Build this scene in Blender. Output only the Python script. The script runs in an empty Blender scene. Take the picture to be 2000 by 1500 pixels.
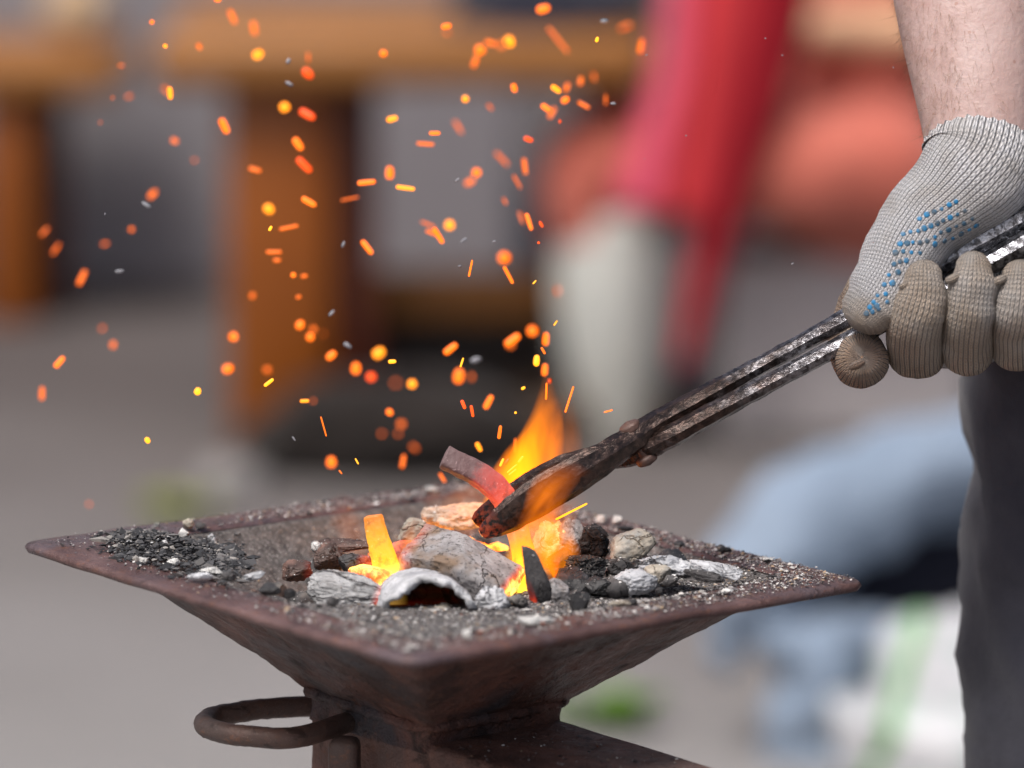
import bpy, bmesh, math, random
from mathutils import Vector, Matrix, noise, Quaternion
from mathutils.bvhtree import BVHTree
R = math.radians
PI = math.pi
V = Vector
S = bpy.context.scene
C = S.collection
# ------------------------------------------------------------------ camera
CAM = V((0.03966, -2.53093, 0.75 + 0.54863)); PITCH = 0.175004; FPX = 9000.0
cd = bpy.data.cameras.new('camera'); cam = bpy.data.objects.new('camera', cd); C.objects.link(cam)
cam.location = CAM; cam.rotation_euler = (PI/2 - PITCH, 0, 0)
cd.sensor_width = 36.0; cd.lens = FPX/2000*36.0; cd.clip_start = 0.1; cd.clip_end = 500
cd.dof.use_dof = True; cd.dof.focus_distance = 2.575; cd.dof.aperture_fstop = 3.2; cd.dof.aperture_blades = 0
S.camera = cam
# ------------------------------------------------------------------ sky, sun, exposure
W = bpy.data.worlds.new('World'); S.world = W; W.use_nodes = True
wn = W.node_tree.nodes; wl = W.node_tree.links
sky = wn.new('ShaderNodeTexSky'); sky.sky_type = 'NISHITA'; sky.sun_disc = False
SUN_EL, SUN_AZ = R(60), R(-145)      # azimuth measured from +Y (north) clockwise
sky.sun_elevation = SUN_EL; sky.sun_rotation = SUN_AZ; sky.dust_density = 6.0; sky.air_density = 1.0; sky.ozone_density = 0.6
wn['Background'].inputs[1].default_value = 0.09
wl.new(sky.outputs[0], wn['Background'].inputs[0])
sd = bpy.data.lights.new('sun', 'SUN'); sd.energy = 2.3; sd.angle = R(16); sd.color = (1, 0.98, 0.955)
so = bpy.data.objects.new('sun', sd); C.objects.link(so)
dirv = V((math.sin(SUN_AZ)*math.cos(SUN_EL), math.cos(SUN_AZ)*math.cos(SUN_EL), math.sin(SUN_EL)))
so.rotation_euler = (-dirv).to_track_quat('-Z', 'Y').to_euler(); so.location = dirv*20
S.view_settings.view_transform = 'Standard'; S.view_settings.look = 'None'; S.view_settings.gamma = 1.0
S.view_settings.exposure = 0.35
S.cycles.volume_step_rate = 0.5; S.cycles.volume_max_steps = 128
S.cycles.max_bounces = 8; S.cycles.sample_clamp_indirect = 6.0; S.cycles.sample_clamp_direct = 0
# ------------------------------------------------------------------ pixel helpers (photo pixels, 2000 x 1500)
cp, sp = math.cos(PITCH), math.sin(PITCH)
FW = V((0, cp, -sp)); UP = V((0, sp, cp)); RT = V((1, 0, 0))
def ray(px, py): return FW*FPX + RT*(px-1000) + UP*(750-py)
def at(px, py, Y=0.0):
    d = ray(px, py); return CAM + d*((Y-CAM.y)/d.y)
def atz(px, py, z):
    d = ray(px, py); return CAM + d*((z-CAM.z)/d.z)
def mpp(Y): return (Y-CAM.y)/cp/FPX*1.0          # metres per photo pixel near depth Y
def proj(p):
    d = V(p)-CAM; Z = d.dot(FW)
    return 1000+FPX*d.x/Z, 750-FPX*d.dot(UP)/Z
HM = Matrix.Translation((0, 0, 0.75)) @ Matrix.Rotation(0.03561, 4, 'Y') @ Matrix.Rotation(0.734921, 4, 'Z')
def hl(x, y, z): return HM @ V((x, y, z))
def hz(px, py, dz=0.0):
    """point on the hearth's (tilted) rim plane shifted by dz along its normal"""
    n = HM.to_3x3() @ V((0, 0, 1)); o = HM @ V((0, 0, dz)); d = ray(px, py)
    return CAM + d*((o-CAM).dot(n)/d.dot(n))
HI = HM.inverted()
# ------------------------------------------------------------------ scene helpers
def put(o, label=None, cat=None, group=None, kind=None):
    if label: o['label'] = label
    if cat: o['category'] = cat
    if group: o['group'] = group
    if kind: o['kind'] = kind
    return o
def thing(name, label, cat, loc=(0, 0, 0), group=None):
    o = bpy.data.objects.new(name, None); C.objects.link(o); o.location = loc; o.empty_display_size = .05
    return put(o, label, cat, group)
def rootloc(p):
    while p.parent: p = p.parent
    return p.location
def obj(name, bm, mats, parent=None, smooth=True, origin=None):
    """link bm (built in world space) as one mesh object"""
    off = V(rootloc(parent)) if parent else V(origin or (0, 0, 0))
    bmesh.ops.translate(bm, verts=bm.verts, vec=-off)
    me = bpy.data.meshes.new(name); bm.normal_update(); bm.to_mesh(me); bm.free()
    for m in (mats if isinstance(mats, (list, tuple)) else [mats]): me.materials.append(m)
    if smooth: me.polygons.foreach_set('use_smooth', [True]*len(me.polygons))
    o = bpy.data.objects.new(name, me); C.objects.link(o)
    if parent: o.parent = parent
    else: o.location = off
    return o
def cr(pts, n):
    """Catmull-Rom through tuples of equal length, n steps per span"""
    P = [tuple(p) for p in pts]; out = []
    L = len(P)
    for i in range(L-1):
        p0 = P[max(i-1, 0)]; p1 = P[i]; p2 = P[i+1]; p3 = P[min(i+2, L-1)]
        for k in range(n):
            t = k/n; t2 = t*t; t3 = t2*t
            out.append(tuple(.5*(2*b+(c-a)*t+(2*a-5*b+4*c-d)*t2+(3*b-a-3*c+d)*t3) for a, b, c, d in zip(p0, p1, p2, p3)))
    out.append(P[-1]); return out
def sweep(bm, ctrl, seg=24, steps=6, up=V((0, -1, 0)), power=2.0, cap0=True, cap1=True, mat=0, dirt=0.0, col=0.0026, row=0.0023, fn=None, rot=0.0, capk=1.0, cscale=1.0):
    """tube through ctrl = [(x, y, z, ra, rb)]; ra lies across `up`, rb along it; power 2 = ellipse, larger = boxier"""
    uvl = bm.loops.layers.uv.verify()
    tl = bm.verts.layers.float.get('t') or bm.verts.layers.float.new('t')
    dl = bm.verts.layers.float.get('dirt') or bm.verts.layers.float.new('dirt')
    pts = cr(ctrl, steps)
    # rounded caps: extra rings
    def capring(p, q, k):
        d = (V(p[:3])-V(q[:3])).normalized(); r = (p[3]+p[4])/2*capk; out = []
        for a in (25, 48, 66, 80, 89):
            c, s = math.cos(R(a)), math.sin(R(a))
            x = V(p[:3])+d*r*s
            out.append((x.x, x.y, x.z, p[3]*c, p[4]*c))
        return out
    if cap0: pts = capring(pts[0], pts[1], 0)[::-1]+pts
    if cap1: pts = pts+capring(pts[-1], pts[-2], 1)
    n = len(pts); rings = []; L = 0.0; Ls = []
    for i, p in enumerate(pts):
        if i: L += (V(p[:3])-V(pts[i-1][:3])).length
        Ls.append(L)
    circ = max(2*PI*(p[3]+p[4])/2 for p in pts); ncol = max(6, round(circ*cscale/col))
    up = V(up).normalized(); T0 = None
    for i, p in enumerate(pts):
        a = V(pts[max(i-1, 0)][:3]); b = V(pts[min(i+1, n-1)][:3]); T = (b-a).normalized()
        if T0 is not None: up = (T0.rotation_difference(T) @ up)
        T0 = T
        u = (up - T*up.dot(T)).normalized(); w = T.cross(u).normalized(); ring = []
        for k in range(seg):
            th = 2*PI*k/seg+rot; c, s = math.cos(th), math.sin(th)
            m = (abs(c)**power+abs(s)**power)**(-1.0/power) if power > 0 else .97/math.cos((th % (PI/4))-PI/8)
            q = V(p[:3]) + w*(p[3]*c*m) + u*(p[4]*s*m)
            if fn: q = fn(q, i/(n-1), th, V(p[:3]))
            v = bm.verts.new(q); v[tl] = Ls[i]/max(L, 1e-9); v[dl] = dirt; ring.append(v)
        rings.append(ring)
    for i in range(n-1):
        for k in range(seg):
            k2 = (k+1) % seg
            f = bm.faces.new((rings[i][k], rings[i][k2], rings[i+1][k2], rings[i+1][k])); f.material_index = mat
            for lp, (uu, vv) in zip(f.loops, ((k, i), (k+1, i), (k+1, i+1), (k, i+1))):
                lp[uvl].uv = (uu/seg*ncol, Ls[vv]/row)
    for ring, on in ((rings[0][::-1], cap0), (rings[-1], cap1)):
        f = bm.faces.new(ring); f.material_index = mat
    bmesh.ops.recalc_face_normals(bm, faces=bm.faces)
    return rings
def wp(px, py, Y, ra, rb=None):
    p = at(px, py, Y); k = mpp(Y); return (p.x, p.y, p.z, ra*k, (rb if rb is not None else ra)*k)
def boxm(bm, lo, hi, M=Matrix(), bev=0.0, seg=2, mat=0):
    vs = [bm.verts.new(M @ V((x, y, z))) for x in (lo[0], hi[0]) for y in (lo[1], hi[1]) for z in (lo[2], hi[2])]
    fs = [bm.faces.new([vs[i] for i in q]) for q in ((0, 1, 3, 2), (4, 6, 7, 5), (0, 4, 5, 1), (2, 3, 7, 6), (0, 2, 6, 4), (1, 5, 7, 3))]
    for f in fs: f.material_index = mat
    if bev:
        es = list({e for f in fs for e in f.edges})
        bmesh.ops.bevel(bm, geom=es, offset=bev, segments=seg, profile=.5, affect='EDGES')
    return vs
def fbm(p, o=4): return noise.fractal(p, 1.0, 2.0, o)
# ------------------------------------------------------------------ node helpers
class NT:
    def __init__(s, name):
        s.m = bpy.data.materials.new(name); s.m.use_nodes = True; s.t = s.m.node_tree; s.n = s.t.nodes; s.l = s.t.links
        s.b = s.n.get('Principled BSDF'); s.out = s.n.get('Material Output')
    def set(s, sock, v):
        if hasattr(v, 'links') or isinstance(v, bpy.types.NodeSocket): s.l.new(v, sock)
        else:
            if sock.type == 'RGBA' and len(v) == 3: v = (*v, 1)
            sock.default_value = v
    def p(s, **k):
        for a, v in k.items(): s.set(s.b.inputs[a.replace('_', ' ')], v)
        return s
    def math(s, op, a, b=None, c=None, clamp=False):
        n = s.n.new('ShaderNodeMath'); n.operation = op; n.use_clamp = clamp
        for i, v in enumerate((a, b, c)):
            if v is not None: s.set(n.inputs[i], v)
        return n.outputs[0]
    def mix(s, f, a, b, mode='MIX'):
        n = s.n.new('ShaderNodeMix'); n.data_type = 'RGBA'; n.blend_type = mode
        s.set(n.inputs[0], f); s.set(n.inputs[6], a); s.set(n.inputs[7], b); return n.outputs[2]
    def ramp(s, f, stops, interp='LINEAR'):
        n = s.n.new('ShaderNodeValToRGB'); n.color_ramp.interpolation = interp; e = n.color_ramp.elements
        while len(e) < len(stops): e.new(0.5)
        for el, (p, c) in zip(e, stops):
            el.position = p; el.color = (c, c, c, 1) if isinstance(c, (int, float)) else (*c[:3], 1)
        s.set(n.inputs[0], f); return n.outputs[0]
    def co(s, kind='Object', scale=1.0, rnd=True):
        t = s.n.new('ShaderNodeTexCoord').outputs[kind]
        if rnd:
            oi = s.n.new('ShaderNodeObjectInfo'); mm = s.math('MULTIPLY', oi.outputs['Random'], 31.7)
            a = s.n.new('ShaderNodeVectorMath'); a.operation = 'ADD'; s.l.new(t, a.inputs[0]); s.l.new(mm, a.inputs[1]); t = a.outputs[0]
        if scale != 1.0:
            mp = s.n.new('ShaderNodeMapping'); s.l.new(t, mp.inputs[0])
            mp.inputs['Scale'].default_value = scale if isinstance(scale, (tuple, list)) else (scale,)*3; t = mp.outputs[0]
        return t
    def noise(s, co, scale, detail=4, rough=.55, dist=0.0, out=0):
        n = s.n.new('ShaderNodeTexNoise'); s.l.new(co, n.inputs['Vector']); n.inputs['Scale'].default_value = scale
        n.inputs['Detail'].default_value = detail; n.inputs['Roughness'].default_value = rough; n.inputs['Distortion'].default_value = dist
        return n.outputs[out]
    def voro(s, co, scale, feature='F1', out='Distance', rnd=1.0):
        n = s.n.new('ShaderNodeTexVoronoi'); n.feature = feature; s.l.new(co, n.inputs['Vector']); n.inputs['Scale'].default_value = scale
        n.inputs['Randomness'].default_value = rnd; return n.outputs[out]
    def bump(s, h, dist=0.001, strength=1.0, nrm=None):
        n = s.n.new('ShaderNodeBump'); s.set(n.inputs['Height'], h); n.inputs['Distance'].default_value = dist; n.inputs['Strength'].default_value = strength
        if nrm is not None: s.l.new(nrm, n.inputs['Normal'])
        return n.outputs[0]
    def attr(s, name, out='Fac'):
        n = s.n.new('ShaderNodeAttribute'); n.attribute_name = name; return n.outputs[out]
# ------------------------------------------------------------------ materials
def mat_rust(name, dark=1.0, t1=(.115, .062, .055), t2=(.05, .03, .028), t3=(.045, .045, .052), rough=.55, bumpk=1.0):
    k = NT(name); c = k.co('Object', rnd=False)
    n1 = k.noise(c, 22, 6, .65); n2 = k.noise(c, 130, 5, .7); n3 = k.noise(c, 9, 3, .5, 1.0)
    base = k.mix(k.ramp(n1, [(.35, 0), (.62, 1)]), t1, t2)
    base = k.mix(k.ramp(n3, [(.52, 0), (.64, .85)]), base, t3)
    base = k.mix(k.ramp(n2, [(.55, 0), (.75, .55)]), base, (.20, .085, .045))
    fl = k.voro(c, 900); base = k.mix(k.ramp(fl, [(.10, .5), (.16, 0)]), base, (.36, .30, .27))
    sc = k.noise(c, 55, 6, .7, .6); base = k.mix(k.ramp(sc, [(.56, 0), (.62, .7)]), base, tuple(x*.35 for x in t2)); base = k.mix(k.ramp(k.noise(c, 75, 5, .75), [(.60, 0), (.68, .6)]), base, (.24, .10, .055))
    h = k.math('ADD', k.math('MULTIPLY', n2, .6), k.math('ADD', k.math('MULTIPLY', k.noise(c, 420, 4, .7), .4), k.math('MULTIPLY', sc, .9)))
    k.p(Base_Color=base, Roughness=k.ramp(n2, [(.3, rough-.12), (.7, rough+.15)]), Metallic=.15, Normal=k.bump(h, .0022*bumpk, .9))
    k.p(Specular_IOR_Level=.45); return k.m
M_RIM = mat_rust('rusty_rim_steel', t1=(.170, .100, .094), t2=(.085, .046, .043), t3=(.115, .085, .094), rough=.34, bumpk=.9)
M_HOP = mat_rust('rusty_hopper_steel', t1=(.185, .078, .058), t2=(.055, .027, .022), t3=(.055, .055, .066), rough=.42, bumpk=2.6)
M_BOX = mat_rust('rusty_box_steel', t1=(.27, .135, .105), t2=(.12, .062, .048), t3=(.13, .085, .075), rough=.5, bumpk=2.0)
M_INN = mat_rust('sooty_hopper_inside', t1=(.14, .098, .095), t2=(.085, .060, .060), t3=(.12, .08, .065), rough=.6, bumpk=.6)
M_ROD = mat_rust('brown_rod_steel', t1=(.14, .078, .062), t2=(.075, .045, .038), t3=(.09, .065, .058), rough=.5, bumpk=.5)
def mat_coal(name, base, crack=(.02, .018, .018), patch=None, pk=.5, crk=.04, crs=60, rough=.9, bump=.0012, glow=None, fuzz=0.0, spec=.25, streak=None, pits=0.0):
    k = NT(name); c = k.co('Object')
    if streak: 
        mp = k.n.new('ShaderNodeMapping'); k.l.new(c, mp.inputs[0]); mp.inputs['Scale'].default_value = streak; cs = mp.outputs[0]
    else: cs = c
    w = k.noise(cs, 60, 4, .6, 0, 1)
    mv = k.n.new('ShaderNodeMix'); mv.data_type = 'VECTOR'; mv.inputs[0].default_value = .02; k.l.new(cs, mv.inputs[4]); k.l.new(w, mv.inputs[5])
    ed = k.voro(mv.outputs[1], crs, 'DISTANCE_TO_EDGE'); n1 = k.noise(c, 90, 6, .65); n2 = k.noise(cs, 320, 5, .7); n0 = k.noise(c, 35, 4, .6)
    lo = tuple(x*.55 for x in base)
    col = k.mix(k.ramp(n1, [(.35, 0), (.65, 1)]), lo, base)
    if patch: col = k.mix(k.ramp(n0, [(pk-.06, 0), (pk+.08, .9)]), col, patch)
    gate = k.ramp(k.noise(c, 28, 2), [(.45, 0), (.58, 1)])
    cm = k.math('MULTIPLY', k.ramp(ed, [(0, 1), (crk, 0)]), gate)
    col = k.mix(cm, col, crack)
    pit = k.ramp(n2, [(.30+pits, 1), (.40+pits, 0)]); col = k.mix(k.math('MULTIPLY', pit, .7), col, crack)
    h = k.math('SUBTRACT', k.math('ADD', k.math('MULTIPLY', n1, .8), k.math('MULTIPLY', n2, .5+fuzz)), k.math('MULTIPLY', cm, .9))
    k.p(Base_Color=col, Roughness=rough, Specular_IOR_Level=spec, Normal=k.bump(h, bump, 1.0))
    if glow:
        gm = k.math('MULTIPLY', k.attr('glow'), k.ramp(n1, [(.25, .25), (.6, 1)]))
        k.p(Emission_Color=k.ramp(gm, [(0, (1, .01, .003)), (.35, (1, .05, .008)), (.65, (1, .18, .015)), (.9, (1, .55, .10))]), Emission_Strength=k.math('MULTIPLY', k.math('POWER', gm, 2.0), glow))
    return k.m
M_ASHG = mat_coal('grey_ash_coal', (.40, .385, .39), patch=(.22, .15, .10), pk=.53, crk=.010, crs=30, glow=2.2, pits=.07)
M_ASHW = mat_coal('white_ash_coal', (.68, .69, .72), crack=(.05, .05, .06), patch=(.32, .33, .36), pk=.60, crk=.10, crs=120, glow=2.2)
M_ASHF = mat_coal('fuzzy_ash_coal', (.60, .60, .61), crack=(.06, .055, .055), patch=(.3, .29, .29), pk=.62, crk=.10, crs=70, bump=.0022, fuzz=.9, glow=2.2, streak=(.35, 1, 1))
M_BEIGE = mat_coal('beige_ash_coal', (.50, .45, .38), crack=(.2, .16, .12), patch=(.30, .31, .31), pk=.58, crk=.05, crs=70, glow=1.5)
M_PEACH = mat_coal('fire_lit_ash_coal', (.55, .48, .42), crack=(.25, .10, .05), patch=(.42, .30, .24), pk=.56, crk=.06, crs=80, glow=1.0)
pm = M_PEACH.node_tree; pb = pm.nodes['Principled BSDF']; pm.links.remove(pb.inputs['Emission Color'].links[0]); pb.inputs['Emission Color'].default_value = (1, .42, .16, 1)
M_CHAR = mat_coal('black_charcoal', (.030, .029, .031), crack=(.008, .008, .008), patch=(.06, .06, .065), pk=.60, crk=.06, crs=110, rough=.55, spec=.5, glow=1.8)
M_GREYC = mat_coal('dark_grey_coal', (.105, .10, .102), crack=(.02, .018, .018), patch=(.26, .24, .22), pk=.60, crk=.05, crs=100, rough=.8, glow=2.4)
M_BRNC = mat_coal('brown_scorched_coal', (.10, .062, .052), crack=(.03, .02, .018), patch=(.26, .15, .12), pk=.57, crk=.05, crs=90, rough=.5, spec=.5, glow=2.4)
M_CHIPW = mat_coal('white_ash_flake', (.78, .77, .75), crack=(.3, .3, .3), crk=.05, crs=200, glow=.0001)
k = NT('loose_grit'); k.p(Base_Color=k.attr('gcol', 'Color'), Roughness=.85, Specular_IOR_Level=.3); M_GRIT = k.m
k = NT('ash_bed'); c = k.co('Object', rnd=False); n1 = k.noise(c, 160, 6, .7); n2 = k.noise(c, 600, 4, .7)
bc = k.mix(k.ramp(n1, [(.35, 0), (.65, 1)]), (.05, .045, .045), (.20, .185, .18)); bc = k.mix(k.ramp(n2, [(.56, 0), (.66, .9)]), bc, (.5, .48, .46))
k.p(Base_Color=bc, Roughness=.95, Normal=k.bump(k.math('ADD', n1, k.math('MULTIPLY', n2, .6)), .003, 1)); M_BED = k.m
k = NT('ember_bed'); c = k.co('Object', rnd=False); n1 = k.noise(c, 110, 4, .6)
k.p(Base_Color=(.05, .03, .025), Roughness=.9, Emission_Color=k.ramp(n1, [(.32, (1, .03, .004)), (.47, (1, .20, .012)), (.6, (1, .48, .05)), (.72, (1, .8, .35))]), Emission_Strength=k.ramp(n1, [(.3, .08), (.5, .75), (.7, 1.0)]))
k.b.inputs['Emission Strength'].links and None
EMB_STR = 8.0
n = k.n.new('ShaderNodeMath'); n.operation = 'MULTIPLY'; n.inputs[1].default_value = EMB_STR; k.l.new(k.b.inputs['Emission Strength'].links[0].from_socket, n.inputs[0]); k.l.new(n.outputs[0], k.b.inputs['Emission Strength']); M_EMB = k.m
def mat_hot(name, stops, est, base=(.12, .10, .11), mott=.5):
    """hot iron: emission follows t along the bar (heat really differs along it); stops of (t, colour); est of (t, strength)"""
    k = NT(name); c = k.co('Object', rnd=False); t = k.attr('t'); n1 = k.noise(c, 140, 5, .65); n2 = k.noise(c, 420, 4, .6)
    tt = k.math('ADD', t, k.math('MULTIPLY', k.math('SUBTRACT', n1, .5), .10))
    scale = k.ramp(n1, [(.30, 1-mott), (.48, 1)])
    col = k.mix(k.ramp(n2, [(.62, 0), (.7, .7)]), base, tuple(min(1, x*2.5+.1) for x in base))
    k.p(Base_Color=col, Roughness=.6, Emission_Color=k.ramp(tt, stops), Emission_Strength=k.math('MULTIPLY', k.ramp(tt, [(p, s/10) for p, s in est]), k.math('MULTIPLY', scale, 10)), Normal=k.bump(k.math('ADD', n1, k.math('MULTIPLY', n2, .4)), .0012, .8))
    return k.m
k = NT('knit_cotton')
uv = k.n.new('ShaderNodeUVMap'); sx = k.n.new('ShaderNodeSeparateXYZ'); k.l.new(uv.outputs[0], sx.inputs[0])
c = k.co('Object', rnd=False); wob = k.noise(c, 120, 2); 
uu = k.math('ADD', sx.outputs[0], k.math('MULTIPLY', wob, .35)); vv = k.math('ADD', sx.outputs[1], k.math('MULTIPLY', k.noise(c, 90, 2), .5))
a = k.math('ABSOLUTE', k.math('SUBTRACT', k.math('FRACT', uu), .5))
ph = k.math('FRACT', k.math('SUBTRACT', vv, k.math('MULTIPLY', a, 1.5)))
hs = k.math('POWER', k.math('SINE', k.math('MULTIPLY', ph, PI)), .6)
hc = k.math('MULTIPLY', k.math('MULTIPLY', k.math('SUBTRACT', .5, a), 5.0, clamp=True), k.math('ADD', k.math('MULTIPLY', a, 6.0), .45, clamp=True))
hh = k.math('MULTIPLY', k.math('ADD', k.math('MULTIPLY', hs, .5), .5), k.math('POWER', hc, 1.3))
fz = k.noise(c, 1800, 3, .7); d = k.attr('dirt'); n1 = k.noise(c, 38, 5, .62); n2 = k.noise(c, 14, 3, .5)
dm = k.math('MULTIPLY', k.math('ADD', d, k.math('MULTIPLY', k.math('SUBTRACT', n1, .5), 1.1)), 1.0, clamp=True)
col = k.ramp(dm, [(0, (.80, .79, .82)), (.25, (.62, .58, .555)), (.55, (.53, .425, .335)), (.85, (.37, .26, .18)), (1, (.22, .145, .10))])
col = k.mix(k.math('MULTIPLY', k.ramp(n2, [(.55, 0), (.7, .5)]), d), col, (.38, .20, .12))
col = k.mix(k.ramp(hh, [(.14, .92), (.52, 0)]), col, k.mix(d, (.16, .155, .165), (.045, .034, .028)))  # stitch gaps darkened in the colour to stand for their shade
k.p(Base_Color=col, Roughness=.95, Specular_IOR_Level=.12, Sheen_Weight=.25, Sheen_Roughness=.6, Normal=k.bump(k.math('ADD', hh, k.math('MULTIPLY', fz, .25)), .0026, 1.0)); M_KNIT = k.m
k = NT('blue_rubber_dot'); c = k.co('Object', rnd=False); n1 = k.noise(c, 260, 4, .7)
k.p(Base_Color=k.mix(k.ramp(n1, [(.46, 0), (.62, .75)]), (.02, .20, .42), (.10, .14, .17)), Roughness=.5); M_DOT = k.m
k = NT('worn_blue_dot'); c = k.co('Object', rnd=False); n1 = k.noise(c, 300, 4, .7)
k.p(Base_Color=k.mix(k.ramp(n1, [(.40, 0), (.60, .9)]), (.025, .12, .22), (.10, .12, .14)), Roughness=.7); M_DOTW = k.m
k = NT('skin'); c = k.co('Object', rnd=False); n1 = k.noise(c, 45, 5, .6); n2 = k.noise(c, 260, 4, .6); n3 = k.voro(c, 70)
sc_ = k.mix(k.ramp(n1, [(.35, 0), (.68, 1)]), (.53, .385, .36), (.46, .305, .275)); sc_ = k.mix(k.ramp(n3, [(.05, .55), (.09, 0)]), sc_, (.36, .18, .13))
k.p(Base_Color=sc_, Roughness=.5, Subsurface_Weight=.12, Subsurface_Radius=(.008, .003, .0015), Subsurface_Scale=1.0, Normal=k.bump(k.math('ADD', n2, n1), .0012, .6)); M_SKIN = k.m
k = NT('arm_hair'); k.p(Base_Color=(.24, .14, .08), Roughness=.5); M_HAIR = k.m
def mat_cloth(name, c1, c2, sc=8, rough=.9, weave=1400, bumpd=.004):
    k = NT(name); c = k.co('Object', rnd=False); n1 = k.noise(c, sc, 5, .6); n2 = k.noise(c, weave, 2, .5)
    k.p(Base_Color=k.mix(k.ramp(n1, [(.35, 0), (.65, 1)]), c1, c2), Roughness=rough, Specular_IOR_Level=.2, Sheen_Weight=.15, Normal=k.bump(k.math('ADD', n1, k.math('MULTIPLY', n2, .12)), bumpd, .8)); return k.m
M_TRS = mat_cloth('charcoal_trouser_cloth', (.028, .029, .043), (.058, .058, .074), 11)
M_SHIRT = mat_cloth('dark_shirt_cloth', (.05, .05, .06), (.07, .07, .08))
M_CORAL = mat_cloth('coral_cloth', (.54, .14, .10), (.60, .19, .14), 3)
M_STOCK = mat_cloth('cream_stocking_cloth', (.55, .56, .53), (.60, .59, .53), 3)
M_RED_LIT = mat_cloth('red_cloth_highlight', (.70, .09, .155), (.74, .11, .165), 3)  # highlight on the sash's left side put into the cloth colour
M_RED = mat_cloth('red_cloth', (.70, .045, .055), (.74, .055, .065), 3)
M_RED_SHADE = mat_cloth('red_cloth_shade', (.30, .002, .012), (.36, .004, .016), 3)  # shaded side of the same sash, put in as a darker red
M_DENIM = mat_cloth('pale_blue_cloth', (.205, .265, .355), (.27, .335, .43), 6)
M_NAVY = mat_cloth('navy_cloth', (.018, .019, .032), (.026, .028, .042), 6)
M_DKFORM = mat_cloth('dark_form_brown', (.012, .009, .008), (.020, .015, .013), 12)
M_PALE = mat_cloth('pale_tan_cloth', (.50, .36, .22), (.55, .40, .25), 5)
M_SKIN2 = mat_cloth('tanned_skin', (.74, .47, .29), (.70, .43, .26), 6, rough=.5)
M_SHOE = mat_cloth('brown_leather', (.05, .03, .02), (.07, .045, .03), 20)
def mat_wood(name, c1, c2, axis=(1, 1, .12)):
    k = NT(name); c = k.co('Object', rnd=False); mp = k.n.new('ShaderNodeMapping'); k.l.new(c, mp.inputs[0]); mp.inputs['Scale'].default_value = axis
    n1 = k.noise(mp.outputs[0], 22, 5, .6, 1.2); n2 = k.noise(c, 4, 3)
    col = k.mix(k.ramp(n1, [(.35, 0), (.65, 1)]), c1, c2); col = k.mix(k.ramp(n2, [(.4, 0), (.7, .4)]), col, tuple(x*.6 for x in c1))
    k.p(Base_Color=col, Roughness=.45, Normal=k.bump(n1, .004, .5)); return k.m
M_WOOD = mat_wood('orange_stained_wood', (.250, .062, .003), (.29, .078, .005))
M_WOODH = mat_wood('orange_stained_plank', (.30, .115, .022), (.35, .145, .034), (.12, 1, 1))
M_WOOD_SHADE = mat_wood('shaded_wood_side', (.09, .018, .008), (.12, .028, .010))  # shaded sides of the bench posts put in as darker wood
M_DKBOX = mat_wood('shade_box_brown', (.030, .021, .018), (.045, .030, .025), (.12, 1, 1))
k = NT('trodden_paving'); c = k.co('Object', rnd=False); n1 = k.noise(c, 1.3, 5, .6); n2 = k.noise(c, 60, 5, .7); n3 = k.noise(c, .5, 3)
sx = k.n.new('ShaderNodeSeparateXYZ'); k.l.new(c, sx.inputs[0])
near = k.ramp(k.math('MULTIPLY', k.math('ADD', sx.outputs[1], k.math('MULTIPLY', k.math('SUBTRACT', n3, .5), 2.2)), .1), [(.24, 1), (.46, 0)])   # shade towards the benches put into the ground colour, darker with distance
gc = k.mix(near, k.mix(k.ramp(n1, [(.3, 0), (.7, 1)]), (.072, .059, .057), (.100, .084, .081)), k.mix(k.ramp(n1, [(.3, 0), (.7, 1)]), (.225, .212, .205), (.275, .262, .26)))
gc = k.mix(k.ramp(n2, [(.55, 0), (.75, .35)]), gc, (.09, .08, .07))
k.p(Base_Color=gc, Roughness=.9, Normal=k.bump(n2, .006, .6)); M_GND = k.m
k = NT('grey_plaster'); c = k.co('Object', rnd=False); n1 = k.noise(c, 2, 5, .6)
k.p(Base_Color=k.mix(k.ramp(n1, [(.3, 0), (.7, 1)]), (.32, .295, .315), (.38, .355, .37)), Roughness=.9, Normal=k.bump(k.noise(c, 60, 4), .004, .5)); M_WALL = k.m
k = NT('grey_stone'); c = k.co('Object', rnd=False); n1 = k.noise(c, 6, 5, .6); k.p(Base_Color=k.mix(n1, (.48, .44, .44), (.56, .52, .52)), Roughness=.9, Normal=k.bump(k.noise(c, 60, 4), .004, .5)); M_STONE = k.m
k = NT('leaf_green'); c = k.co('Object'); k.p(Base_Color=k.mix(k.noise(c, 20, 3), (.07, .17, .015), (.14, .26, .035)), Roughness=.55); M_LEAF = k.m
k = NT('leaf_yellow_green'); c = k.co('Object'); k.p(Base_Color=k.mix(k.noise(c, 20, 3), (.20, .24, .05), (.26, .28, .07)), Roughness=.6); M_LEAFY = k.m
k = NT('tong_iron'); c = k.co('Object', rnd=False); t = k.attr('t'); n1 = k.noise(c, 70, 6, .65); n2 = k.noise(c, 260, 5, .7); n3 = k.noise(c, 28, 3)
tt = k.math('ADD', t, k.math('MULTIPLY', k.math('SUBTRACT', n1, .5), .45))
shine = k.ramp(tt, [(.30, 0), (.56, 1)])
drk = k.mix(k.ramp(n2, [(.4, 0), (.65, 1)]), (.018, .011, .009), (.075, .046, .037))
sil = k.mix(k.ramp(n2, [(.42, 0), (.58, 1)]), (.055, .053, .058), (.42, .43, .47))
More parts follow.
